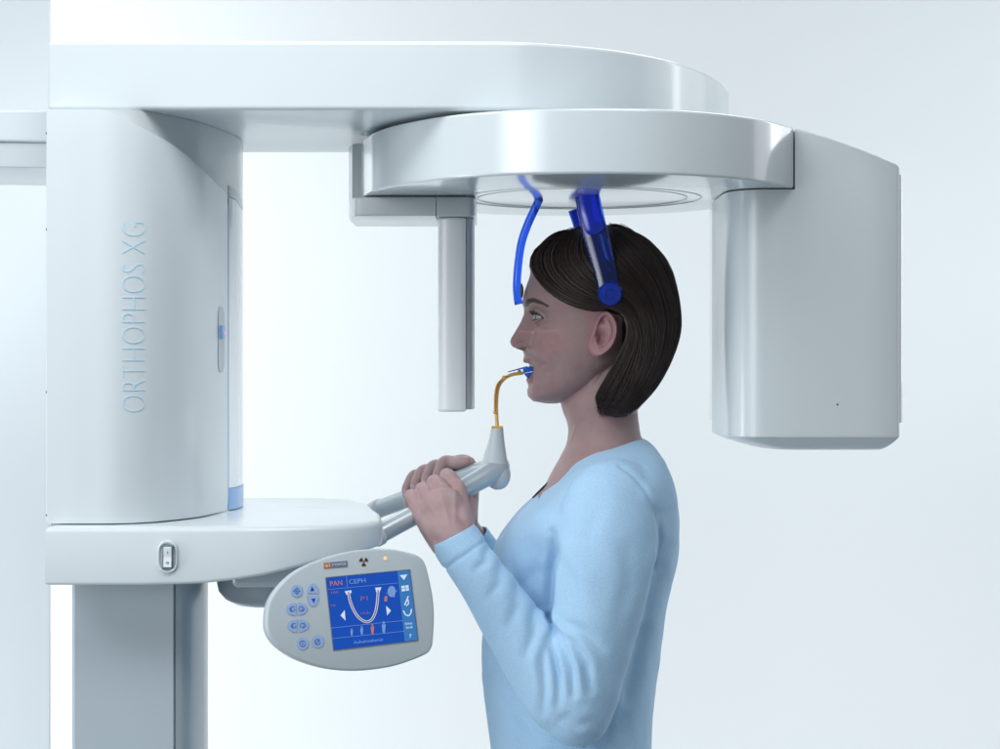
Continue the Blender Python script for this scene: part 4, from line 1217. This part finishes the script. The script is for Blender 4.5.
# lashes and brow hairs
def strands_mesh(name, strands, m, parent, tint=None):
    V, Fc, T = [], [], []
    for pts, r, tv in strands:
        base = len(V); n = len(pts)
        for i, p in enumerate(pts):
            t = (pts[min(i + 1, n - 1)] - pts[max(i - 1, 0)])
            t = t / (np.linalg.norm(t) + 1e-12)
            u = np.cross(t, (0.3, 1, 0.2)); u /= np.linalg.norm(u) + 1e-12; v = np.cross(t, u)
            rr = r * (1 - 0.85 * max(0, (i / (n - 1) - 0.75) / 0.25)) if n > 3 else r * (1 - .8 * i / (n - 1))
            for k in range(3):
                a = 2.0944 * k
                V.append(p + (u * math.cos(a) + v * math.sin(a)) * rr); T.append(tv)
        for i in range(n - 1):
            for k in range(3):
                k2 = (k + 1) % 3
                Fc.append((base + i * 3 + k, base + i * 3 + k2, base + i * 3 + 3 + k2, base + i * 3 + 3 + k))
    me = bpy.data.meshes.new(name); me.from_pydata([tuple(v) for v in V], [], Fc); me.update()
    a_ = me.color_attributes.new('tint', 'FLOAT_COLOR', 'POINT')
    tt_ = np.ones((len(V), 4)); tt_[:, :3] = np.array(T); a_.data.foreach_set('color', tt_.ravel())
    o = bpy.data.objects.new(name, me); COL.objects.link(o)
    return finish(o, name, m, parent, None)
def hair_material():
    m = bpy.data.materials.new('hair'); m.use_nodes = True
    nt = m.node_tree; N = nt.nodes; L = nt.links; p = N['Principled BSDF']
    p.inputs['Roughness'].default_value = 0.36; p.inputs['Specular IOR Level'].default_value = 0.5
    at = N.new('ShaderNodeAttribute'); at.attribute_name = 'tint'
    L.new(at.outputs['Color'], p.inputs['Base Color'])
    return m
HAIR = hair_material()
st = []
for i in range(150):
    t = random.random()
    q = np.array(cr([(526.8, 303.6), (529.5, 300.8), (535, 300.2), (542, 302.8), (548.5, 306.2)], 8)); a = q[int(t * (len(q) - 1))]
    yy = -0.012 - t * 0.036
    for s in (1, -1):
        w = 2.2 * (1 - 0.7 * t)
        x, y = a[0] + random.uniform(-1, 1), a[1] + random.uniform(-w, w)
        # find depth on the face: nearest skin vertex
        st.append((s, x, y, t))
near_idx = np.where(face & (spy < 312) & (spy > 292))[0]
BRV = np.stack([spx[near_idx], spy[near_idx]], 1)
brow_str = []
for s, x, y, t in st:
    sel = near_idx[np.where(co[near_idx, 1] * s < 0)[0]]
    dd = (spx[sel] - x) ** 2 + (spy[sel] - y) ** 2 + (np.abs(co[sel, 1]) < 0.006) * 50
    i0 = sel[np.argmin(dd)]
    p0 = co[i0] + no[i0] * 0.0002
    dr = np.array([0.0045, 0, 0.0012 - 0.003 * t + random.uniform(-.0006, .0006)])
    p1 = p0 + dr * 0.5 + no[i0] * 0.0007; p2 = p0 + dr + no[i0] * 0.0006
    brow_str.append(([p0, p1, p2], 0.00022, (0.03, 0.02, 0.018)))
for sg in (-1, 1): strands_mesh('eyebrow', [b for b in brow_str if b[0][0][1] * sg > 0], HAIR, person)
la = []
for s in (-1, 1):
    ec = np.array(H(543.4, 317.4, s * 0.0315))
    for i in range(46):
        u = -0.85 + 1.75 * i / 45; ang = u * R(62) + R(12); op = 1 - u * u
        for up_ in (1, 0):
            if not up_ and i % 2: continue
            el = R(3) + R(17) * op if up_ else R(-3) - R(14) * op
            dv = np.array([-math.cos(el) * math.cos(ang), s * math.cos(el) * math.sin(ang), math.sin(el)])
            p0 = ec + dv * 0.0129; L_ = (0.0070 if up_ else 0.003) * random.uniform(.8, 1.1)
            p1 = p0 + dv * L_ * .6 + np.array([0, 0, 0.0003]); p2 = p0 + dv * L_ * .95 + np.array([0, 0, (0.0026 if up_ else -0.001)])
            la.append(([p0, p1, p2], 0.00024, (0.01, 0.008, 0.008)))
for sg in (-1, 1): strands_mesh('eyelashes', [b for b in la if b[0][0][1] * sg > 0], HAIR, person)

# ---- hair
hair_rows = [(225.5, 604, 612, 3), (227, 588, 622, 13), (231, 569, 633, 27), (238, 553, 645, 41), (246, 540, 654, 52), (256, 531, 662, 61), (270, 528, 670, 67),
             (285, 528, 675, 70), (302, 530, 678.5, 72), (328, 545, 680, 72), (350, 560, 674.5, 71), (370, 572, 665.5, 69), (384, 580, 656, 66), (399, 584, 645, 60), (413, 586, 634, 54)]
HR = np.array(cr(hair_rows, 8))
def hair_y(px, py, lift=0.0):
    f = np.interp(py, HR[:, 0], HR[:, 1]); b = np.interp(py, HR[:, 0], HR[:, 2]); w = np.interp(py, HR[:, 0], HR[:, 3])
    xc = (f + b) / 2 + np.where(py > 320, 8, 0); a = np.where(px < xc, xc - f, b - xc) + lift
    q = np.clip(1 - (np.abs(px - xc) / a) ** 2.1, 0, 1)
    return (w + lift) * q ** (1 / 2.1)
guides = [
    [(562, 234), (539, 245), (530, 259), (532.5, 275), (545, 292.5), (563, 304), (584, 309.8), (604, 310), (619, 318), (622, 338), (611, 362), (597, 388), (586, 414.5)],
    [(570, 231), (550, 244), (541, 260), (546, 278), (562, 294), (583, 303), (604, 307), (621, 316), (628, 337), (618, 362), (605, 388), (594, 414)],
    [(580, 228), (565, 243), (560, 262), (572, 282), (592, 296), (611, 305), (626, 317), (633, 336), (631, 358), (621, 385), (607, 412.5)],
    [(590, 226.5), (584, 243), (588, 262), (602, 280), (620, 295), (634, 311), (642, 332), (641, 356), (630, 384), (615, 412)],
    [(600, 226), (605, 242), (616, 260), (632, 278), (645, 297), (653, 320), (653, 345), (643, 375), (623, 411)],
    [(609, 226), (623, 240), (639, 256), (653, 277), (663, 302), (666, 328), (659, 357), (645, 387), (628, 410)],
    [(614, 226.3), (636, 238), (654, 254), (667, 277), (674.5, 305), (675, 330), (667, 358), (652, 387), (632, 408)],
    [(618, 227), (643, 239), (661, 256), (672, 278), (678, 303), (678.7, 328), (672, 354), (657, 382), (636, 406)]]
def resample(g, n):
    q = np.array(cr(g, 12)); L_ = np.concatenate([[0], np.cumsum(np.linalg.norm(np.diff(q, axis=0), axis=1))])
    t = np.linspace(0, L_[-1], n); return np.stack([np.interp(t, L_, q[:, 0]), np.interp(t, L_, q[:, 1])], 1)
NP_ = 34
GR = np.array([resample(g, NP_) for g in guides])
def guide_at(u):
    u = min(max(u, 0), len(GR) - 1.0001); i = int(u); f = u - i
    return GR[i] * (1 - f) + GR[i + 1] * f
# solid under-layer swept along the same guides, near and far side
hbm = bmesh.new()
NU = 60
grid = {}
for s in (-1, 1):
    rows_o, rows_i = [], []
    for iu in range(NU + 1):
        u = (len(GR) - 1) * iu / NU
        q = guide_at(u)
        ro, ri = [], []
        for k in range(NP_):
            px, py = q[k]
            gro = 0.6 * noise.noise(Vector((u * 7.0, k * 0.12, s * 3)))
            yo = float(hair_y(px, py, -3.4 + gro)); yi = max(0.0, float(hair_y(px, py, -3.4)) - 8)
            if iu == NU: yo = 0.0; yi = 0.0
            xs_, zs_ = S0(px + (-1.6 if iu == NU else 0), py + 1.0)
            ro.append(hbm.verts.new((xs_, s * yo / HX, zs_))); ri.append(hbm.verts.new((xs_ + 0.002, s * yi / HX, zs_ - 0.004)))
        rows_o.append(ro); rows_i.append(ri)
    for i in range(NU):
        for k in range(NP_ - 1):
            hbm.faces.new((rows_o[i][k], rows_o[i + 1][k], rows_o[i + 1][k + 1], rows_o[i][k + 1]))
            hbm.faces.new((rows_i[i][k], rows_i[i][k + 1], rows_i[i + 1][k + 1], rows_i[i + 1][k]))
        for k in (0, NP_ - 1): hbm.faces.new((rows_o[i][k], rows_i[i][k], rows_i[i + 1][k], rows_o[i + 1][k]))
    for i in (0, NU):
        for k in range(NP_ - 1): hbm.faces.new((rows_o[i][k], rows_o[i][k + 1], rows_i[i][k + 1], rows_i[i][k]))
bmesh.ops.recalc_face_normals(hbm, faces=hbm.faces)
hair_me = bpy.data.meshes.new('hair'); hbm.to_mesh(hair_me); hbm.free()
a_ = hair_me.color_attributes.new('tint', 'FLOAT_COLOR', 'POINT'); a_.data.foreach_set('color', np.tile([0.016, 0.011, 0.010, 1.0], (len(hair_me.vertices), 1)).ravel())
hair = bpy.data.objects.new('hair', hair_me); COL.objects.link(hair); finish(hair, 'hair', HAIR, person, None)
strs = []
rng = np.random.default_rng(3)
for s in (-1, 1):
    NS = 7200 if s < 0 else 2600
    for i in range(NS):
        u = rng.random() * (len(GR) - 1)
        clump = math.sin(u * 23.0) * 0.045 + math.sin(u * 71 + 1) * 0.03
        q = guide_at(u + clump).copy()
        lift = rng.normal(0.0, 0.8) + 0.9 * math.sin(u * 31 + 2 * s)
        ph = rng.random() * 6.28; amp = abs(rng.normal(0, 1.1)); fq = rng.uniform(0.5, 1.6)
        tt_ = np.linspace(0, 1, NP_)
        dq = np.gradient(q, axis=0); nrm_ = np.stack([-dq[:, 1], dq[:, 0]], 1); nrm_ /= np.linalg.norm(nrm_, axis=1)[:, None] + 1e-9
        q += nrm_ * (amp * np.sin(ph + tt_ * 6.28 * fq))[:, None] * tt_[:, None]
        n_end = int(NP_ * (1 - max(0, rng.normal(0.0, 0.035) + 0.02 * math.sin(u * 19)))); n_end = max(15, min(NP_, n_end))
        if rng.random() < 0.12: n_end = int(NP_ * rng.uniform(.55, 1))
        n0 = 0 if rng.random() < .75 else int(NP_ * rng.uniform(0, .3))
        q = q[n0:n_end]
        end = q[-1] + (q[-1] - q[-2]) * rng.uniform(-0.6, 0.55); q[-1] = end
        yy = hair_y(q[:, 0], q[:, 1], lift)
        if u > 6.2: yy = yy * 1.0
        yy = np.maximum(yy, 0.0)
        pts = np.stack([(q[:, 0] - 500) / HX, s * yy / HX, CZ + (374.5 - q[:, 1]) / HX], 1)
        b = rng.uniform(0.45, 1.5)
        if rng.random() < .10: b *= 2.0
        strs.append((list(pts), 0.00036 * rng.uniform(.6, 1.2), (0.042 * b, 0.0265 * b, 0.0225 * b)))
# crossing hairs on top of the head from the parting, and flyaways
for i in range(700):
    u = rng.random() * 7
    a = guide_at(u)[0]; a = a + rng.normal(0, 1.0, 2)
    b_ = guide_at(min(7, u + rng.uniform(-.4, .4)))[3]
    y0 = rng.uniform(-18, 18)
    pts = []
    for t in np.linspace(0, 1, 8):
        x = a[0] * (1 - t) + b_[0] * t; y = min(a[1], 231) * (1 - t) + b_[1] * t - 2.2 * math.sin(t * 3.14)
        pts.append(np.array([(x - 500) / HX, (y0 * (1 - t) + math.copysign(1, y0) * float(hair_y(x, y, .5)) * t) / HX, CZ + (374.5 - y) / HX]))
    b = rng.uniform(.5, 1.3)
    strs.append((pts, 0.0004, (0.036 * b, 0.025 * b, 0.021 * b)))
for i in range(300):
    u = rng.uniform(1.5, 7.0)
    q = guide_at(u).copy(); k0 = int(rng.uniform(0, 5)); q = q[k0:k0 + 13]
    out_ = np.array([rng.uniform(-.1, .5), -1.0]) if u < 5 else np.array([1.0, rng.uniform(-.6, 0.2)])
    tt_ = np.linspace(0, 1, len(q)); q = q + out_[None, :] * (rng.uniform(0.6, 3.6) * np.sin(tt_ * 2.6))[:, None]
    yy = hair_y(q[:, 0], q[:, 1], 1.0) * rng.choice([-1, 1])
    pts = np.stack([(q[:, 0] - 500) / HX, yy / HX, CZ + (374.5 - q[:, 1]) / HX], 1)
    strs.append((list(pts), 0.00022, (0.03, 0.02, 0.018)))
sm_ = strands_mesh('hair_strands', strs, HAIR, None)
bm = bmesh.new(); bm.from_mesh(hair_me); bm.from_mesh(sm_.data); bm.to_mesh(hair_me); bm.free()
bpy.data.objects.remove(sm_)
for p in hair_me.polygons: p.use_smooth = True

# ---- sweater
swb = bmesh.new()
torso = [(438.5, 619, 643, 26), (441, 606, 648, 40), (446, 595, 654, 56), (452, 582, 659, 76), (460, 571, 664, 102), (470, 561, 668, 124), (480, 552.5, 671.5, 138), (492, 541, 674.5, 146),
         (506, 524, 676.8, 148), (520, 511, 678, 146), (540, 497, 678, 128), (560, 490.5, 676, 118), (585, 487, 670, 110), (610, 485, 665.5, 104), (635, 482.5, 662, 99), (660, 481.5, 658.5, 97), (690, 484, 655, 99), (720, 488, 652, 104), (749, 491.5, 651, 112), (790, 494, 655, 124), (840, 497, 664, 140), (870, 500, 666, 141), (872, 506, 660, 135)]
loft(swb, torso, lambda py, f, b: f + (b - f) * (0.56 if py < 500 else 0.52), 96, 0.92, None, 4)
# near arm
limb(swb, [(W(628, 494, 2.295), 0.046), (W(612, 508, 2.262), 0.0590), (W(606, 550, 2.240), 0.0605), (W(600.5, 595, 2.228), 0.0555), (W(593, 640, 2.220), 0.0490), (W(584, 685, 2.216), 0.0450), (W(577, 712, 2.216), 0.0420)], 6, 40, (Vector((0, 1, 0)), 0.86))
limb(swb, [(W(577, 710, 2.216), 0.0410), (W(560, 694, 2.220), 0.0435), (W(534, 656, 2.228), 0.0400), (W(508, 618, 2.238), 0.0350), (W(484, 582, 2.250), 0.0312), (W(466, 556, 2.260), 0.0300), (W(457.5, 543.5, 2.266), 0.0300)], 6, 40, (Vector((0, 1, 0)), 0.86))
# far arm
limb(swb, [(W(620, 500, 2.53), 0.055), (W(605, 560, 2.575), 0.054), (W(590, 640, 2.60), 0.047), (W(575, 690, 2.60), 0.042)], 6, 32)
limb(swb, [(W(575, 690, 2.60), 0.042), (W(540, 645, 2.575), 0.040), (W(505, 590, 2.545), 0.033), (W(477, 551, 2.522), 0.029), (W(470, 540, 2.517), 0.028)], 6, 32)
sw_me = voxel(swb, 0.0024, 6, 0.5)
co = get_co(sw_me); no = get_no(sw_me)
vx = 500 + co[:, 0] * F / (CD + co[:, 1]); vy = 374.5 - (co[:, 2] - CZ) * F / (CD + co[:, 1])
# cut the caps of the sleeves and the collar flat
ds = np.zeros(len(co))
def sstep(x, a, b):
    t = np.clip((x - a) / (b - a), 0, 1); return t * t * (3 - 2 * t)
nearm = sstep(-co[:, 1], 0.075, 0.115)
def fold(poly, w, dep, msk):
    """a soft valley whose strength fades towards both ends, with raised shoulders"""
    global ds
    dd = seg_dist(vx, vy, poly)
    (x0, y0), (x1, y1) = poly[0], poly[-1]
    L2 = (x1 - x0) ** 2 + (y1 - y0) ** 2
    t = np.clip(((vx - x0) * (x1 - x0) + (vy - y0) * (y1 - y0)) / L2, 0, 1)
    fade = 0.25 + 0.75 * np.sin(np.pi * np.clip(t * 0.85 + 0.12, 0, 1))
    ds -= 1.1 * msk * dep * fade * (np.exp(-(dd / w) ** 2) - 0.5 * np.exp(-((dd - 2.0 * w) / (1.25 * w)) ** 2))
facing = sstep(-no[:, 1], -0.35, 0.1)
arm_m = nearm * facing
tor_m = sstep(-co[:, 1], 0.0, 0.03) * facing * (1 - sstep(-co[:, 1], 0.125, 0.150) * sstep(650 - vx, -4, 8))
for pl, w, dp in [
    ([(548, 618), (557, 634), (566, 652), (572, 672), (574, 694)], 3.6, 0.0058),
    ([(549, 630), (554, 652), (559, 676), (558, 706)], 3.8, 0.0040),
    ([(546, 640), (543, 662), (546, 690), (543, 712)], 4.4, 0.0030),
    ([(556, 630), (573, 643), (586, 664), (590, 690)], 4.2, 0.0036),
    ([(560, 622), (582, 630), (602, 648)], 5.0, 0.0024),
    ([(534, 612), (534, 634), (526, 656)], 5.0, 0.0024),
    ([(516, 588), (517, 608), (509, 626)], 5.0, 0.0020),
    ([(500, 566), (499, 584), (489, 598)], 4.6, 0.0020),
    ([(488, 548), (485, 562), (474, 572)], 4.0, 0.0020),
    ([(556, 552), (572, 580), (580, 612)], 7.0, 0.0018),
    ([(628, 548), (630, 585), (618, 625)], 7.0, 0.0014),
    ([(598, 500), (590, 530), (592, 560)], 8.0, 0.0010),
    ([(566, 716), (578, 726), (592, 722)], 4.5, 0.0016),
    ]:
    fold(pl, w, dp, arm_m)
# sleeve seam round the shoulder
def seam(poly, w, dep, msk):
    global ds
    dd = seg_dist(vx, vy, poly)
    ds -= msk * dep * (np.exp(-(dd / w) ** 2) - 0.4 * np.exp(-((dd - 3 * w) / (2 * w)) ** 2))
seam([(620, 466), (634, 476), (646, 490), (654, 507), (658.5, 526), (660, 545), (655, 570)], 1.5, 0.0018, sstep(-co[:, 1], 0.02, 0.05) * facing)
fold([(552, 532), (555, 550), (552, 570), (550, 600), (549, 622)], 4.0, 0.0045, sstep(-co[:, 1], 0.03, 0.08) * facing)
for pl, w, dp in [([(551, 570), (536, 574), (515, 590)], 7.0, 0.0016), ([(552, 548), (538, 543), (518, 546)], 8.0, 0.0010),
                  ([(655, 568), (648, 610), (640, 655), (630, 700)], 6.0, 0.0030), ([(640, 630), (632, 670), (620, 730)], 6.5, 0.0028), ([(664, 545), (657, 580)], 5.0, 0.0022),
                  ([(496, 680), (515, 712), (535, 735)], 6.5, 0.0028), ([(490, 690), (498, 715), (500, 745)], 6.5, 0.0024), ([(612, 710), (604, 749)], 6.0, 0.0024)]:
    fold(pl, w, dp, tor_m)
# cuff hem
wdir = np.array([-0.576, -0.816])
def along(x, y): return ((x - 577) * wdir[0] + (y - 712) * wdir[1])
al = along(vx, vy)
cuffm = ((co[:, 1] < -0.09) & (vx < 500) & (vy < 600)).astype(float)
ds += cuffm * (0.0012 * np.clip((al - 194) / 3.0, 0, 1) - 0.0014 * np.exp(-((al - 192.5) / 1.3) ** 2))
# collar rib
nvals = np.array([noise.noise(Vector((c[0] * 16, c[1] * 16, c[2] * 9))) + 0.5 * noise.noise(Vector((c[0] * 40 + c[2] * 22, c[1] * 38, c[2] * 26))) for c in co])
ds += nvals * 0.0018
co = co + no * ds[:, None]
co = lap(sw_me, co, 1 - cuffm * 0.8, 2, 0.5)
set_co(sw_me, co)
# tidy cut of the near sleeve: drop the rounded cap beyond the cuff line
def fabric():
    m = bpy.data.materials.new('blue_knit'); m.use_nodes = True
    nt = m.node_tree; N = nt.nodes; L = nt.links; p = N['Principled BSDF']
    p.inputs['Roughness'].default_value = 0.85; p.inputs['Specular IOR Level'].default_value = 0.2
    p.inputs['Sheen Weight'].default_value = 0.35; p.inputs['Sheen Roughness'].default_value = 0.4
    p.inputs['Sheen Tint'].default_value = (0.75, 0.88, 1, 1)
    tc = N.new('ShaderNodeTexCoord')
    mp = N.new('ShaderNodeMapping'); mp.inputs['Scale'].default_value = (1, 1, 2.6)
    L.new(tc.outputs['Object'], mp.inputs['Vector'])
    n1 = N.new('ShaderNodeTexNoise'); n1.inputs['Scale'].default_value = 560; n1.inputs['Detail'].default_value = 3
    L.new(mp.outputs['Vector'], n1.inputs['Vector'])
    n2 = N.new('ShaderNodeTexNoise'); n2.inputs['Scale'].default_value = 14; n2.inputs['Detail'].default_value = 4
    L.new(tc.outputs['Object'], n2.inputs['Vector'])
    cr_ = N.new('ShaderNodeValToRGB')
    cr_.color_ramp.elements[0].position = 0.32; cr_.color_ramp.elements[0].color = (0.36, 0.58, 0.81, 1)
    cr_.color_ramp.elements[1].position = 0.68; cr_.color_ramp.elements[1].color = (0.49, 0.71, 0.91, 1)
    L.new(n1.outputs['Fac'], cr_.inputs['Fac'])
    mx = N.new('ShaderNodeMix'); mx.data_type = 'RGBA'; mx.blend_type = 'MULTIPLY'; mx.inputs['Factor'].default_value = 0.18
    L.new(cr_.outputs['Color'], mx.inputs['A']); L.new(n2.outputs['Color'], mx.inputs['B'])
    L.new(cr_.outputs['Color'], p.inputs['Base Color'])
    b = N.new('ShaderNodeBump'); b.inputs['Strength'].default_value = 0.35; b.inputs['Distance'].default_value = 0.0012
    L.new(n1.outputs['Fac'], b.inputs['Height'])
    b2 = N.new('ShaderNodeBump'); b2.inputs['Strength'].default_value = 0.25; b2.inputs['Distance'].default_value = 0.008
    L.new(n2.outputs['Fac'], b2.inputs['Height']); L.new(b.outputs['Normal'], b2.inputs['Normal'])
    L.new(b2.outputs['Normal'], p.inputs['Normal'])
    return m
KNIT = fabric()
# cut sleeve openings and collar by planes
bm = bmesh.new(); bm.from_mesh(sw_me)
def cut(bm, pt, nrm, cond):
    """remove what lies beyond the plane (on the side of nrm) where cond holds"""
    geom = [f for f in bm.faces if cond(f.calc_center_median())]
    vs_ = set(v for f in geom for v in f.verts); es_ = set(e for f in geom for e in f.edges)
    bmesh.ops.bisect_plane(bm, geom=geom + list(es_) + list(vs_), plane_co=pt, plane_no=nrm, clear_outer=False, clear_inner=False)
    dead = [f for f in bm.faces if cond(f.calc_center_median()) and (f.calc_center_median() - pt).dot(nrm) > 1e-6]
    bmesh.ops.delete(bm, geom=dead, context='FACES')
cpt = W(455.5, 533.5, 2.266); cn = (W(429, 546, 2.27) - W(479.5, 520, 2.27)); cn = Vector((cn.z, -0.0, -cn.x)).normalized()
if cn.z < 0: cn = -cn
cut(bm, cpt, cn, lambda c: c.x < 0.0 and c.z > 1.30 and c.y < -0.08 and (c - cpt).length < 0.09)
cpt2 = W(471, 538, 2.517); cn2 = (W(470, 531, 2.517) - W(505, 585, 2.545)).normalized()
cut(bm, cpt2, cn2, lambda c: c.y > 0.06 and (c - cpt2).length < 0.08)
col_line = [(538, 497), (546, 486), (558, 469), (572, 456.5), (588, 448), (604, 442), (624, 437.8), (648, 437)]
for (x0, y0), (x1, y1) in zip(col_line, col_line[1:]):
    a_, b_ = Vector((S0(x0, y0)[0], 0, S0(x0, y0)[1])), Vector((S0(x1, y1)[0], 0, S0(x1, y1)[1]))
    nn_ = Vector((-(b_.z - a_.z), 0, b_.x - a_.x)).normalized()
    cut(bm, a_, nn_, lambda c, a=a_, b=b_: a.x <= c.x < b.x and abs(c.y) < 0.12 and c.z > CZ - 0.18)
bm.to_mesh(sw_me); bm.free()
sweater = bpy.data.objects.new('sweater', sw_me); COL.objects.link(sweater)
so = sweater.modifiers.new('thickness', 'SOLIDIFY'); so.thickness = 0.0016; so.offset = -1
finish(sweater, 'sweater', KNIT, person, None)
tag(sweater, 'light blue long sleeved knit sweater')
# hems: collar and cuffs as thin rolled bands
from mathutils.bvhtree import BVHTree
_b = bmesh.new(); _b.from_mesh(sw_me); TREE = BVHTree.FromBMesh(_b); _b.free()
def on_sweater(px, py):
    o_ = Vector((0, -CD, CZ)); dr_ = (W(px, py, 1.0) - o_).normalized()
    h_ = TREE.ray_cast(o_, dr_)
    return h_[0]
bm = bmesh.new()
for sg in (1, -1):
    pts_ = []
    for q in cr(col_line[1:-1], 4):
        h_ = on_sweater(q[0], q[1] + 1.6)
        if h_ is not None and h_.y < 0.05: pts_.append((Vector((h_.x, sg * h_.y, h_.z)), 0.0016))
    if len(pts_) > 3: limb(bm, pts_, 2, 8)
obj_bm('collar_band', bm, KNIT, sweater, None)
bm = bmesh.new()
box_bm(bm, H(669.5, 529.5, -0.045), (0.004, 0.001, 0.006)); ob = obj_bm('back_stitch', bm, mat('stitch_blue', (0.2, 0.35, 0.6), 0.8, var=.05), sweater)
# black strap at the neckline
bm = bmesh.new()
limb(bm, [(H(547, 483.5, -0.012), 0.0011), (H(539, 491.5, -0.010), 0.0013), (H(533, 497.5, -0.008), 0.0011)], 4, 8)
obj_bm('neckline_strap', bm, mat('black_strap', (0.02, 0.02, 0.025), 0.6, var=.1), person)

# ---- trousers and shoes (below the frame, kept simple but whole)
bm = bmesh.new()
hips = [(845, 500, 662, 134), (870, 497, 667, 140), (900, 500, 670, 142), (935, 506, 668, 138), (950, 515, 660, 130)]
loft(bm, hips, lambda py, f, b: (f + b) / 2, 60, 0.92, None, 4)
for s in (-1, 1):
    limb(bm, [(Vector((0.105, s * 0.085, 0.88)), 0.098), (Vector((0.105, s * 0.088, 0.72)), 0.088), (Vector((0.11, s * 0.09, 0.50)), 0.064), (Vector((0.12, s * 0.09, 0.30)), 0.058), (Vector((0.12, s * 0.09, 0.13)), 0.055)], 6, 28)
tr_me = voxel(bm, 0.006, 4)
tr = bpy.data.objects.new('trousers', tr_me); COL.objects.link(tr)
finish(tr, 'trousers', mat('dark_denim', (0.03, 0.045, 0.09), 0.8, bump=0.3, bump_scale=700, var=0.15, var_scale=30), person, None)
for s in (-1, 1):
    bm = bmesh.new()
    limb(bm, [(Vector((0.150, s * 0.09, 0.052)), 0.040), (Vector((0.09, s * 0.092, 0.055)), 0.046), (Vector((0.00, s * 0.097, 0.045)), 0.041), (Vector((-0.075, s * 0.10, 0.036)), 0.030)], 6, 20)
    for v in bm.verts: v.co.z = max(v.co.z, 0.003)
    sho = bpy.data.meshes.new('shoe'); bmesh.ops.recalc_face_normals(bm, faces=bm.faces); bm.to_mesh(sho); bm.free()
    o = bpy.data.objects.new('shoe', sho); COL.objects.link(o); finish(o, 'shoe', mat('shoe_leather', (0.05, 0.045, 0.04), 0.4, var=.1), person, None)

# ------------------------------------------------------------------ the positioning laser of the machine (unseen spot added in the air before the column)
ll = bpy.data.lights.new('laser_lamp', 'SPOT')
ll.energy = 1.0; ll.spot_size = R(10); ll.spot_blend = 0.0; ll.shadow_soft_size = 0.0; ll.color = (1, 0.25, 0.55)
lo = bpy.data.objects.new('laser_lamp', ll); COL.objects.link(lo)
src = Vector((-0.33, -0.26, CZ + 0.0545))
tgt = src + Vector((0.36 * math.cos(R(30.6)), 0.36 * math.sin(R(30.6)), 0))
lo.location = src
lo.rotation_euler = (tgt - src).to_track_quat('-Z', 'Y').to_euler()
ll.use_nodes = True
nt = ll.node_tree; N = nt.nodes; L = nt.links
em = N.get('Emission') or N.new('ShaderNodeEmission')
tc = N.new('ShaderNodeTexCoord'); sx = N.new('ShaderNodeSeparateXYZ'); L.new(tc.outputs['Normal'], sx.inputs['Vector'])
ab = N.new('ShaderNodeMath'); ab.operation = 'ABSOLUTE'; L.new(sx.outputs['Y'], ab.inputs[0])
lt = N.new('ShaderNodeMath'); lt.operation = 'LESS_THAN'; L.new(ab.outputs[0], lt.inputs[0]); lt.inputs[1].default_value = 0.0011
mlt = N.new('ShaderNodeMath'); mlt.operation = 'MULTIPLY'; L.new(lt.outputs[0], mlt.inputs[0]); mlt.inputs[1].default_value = 5.0
L.new(mlt.outputs[0], em.inputs['Strength'])
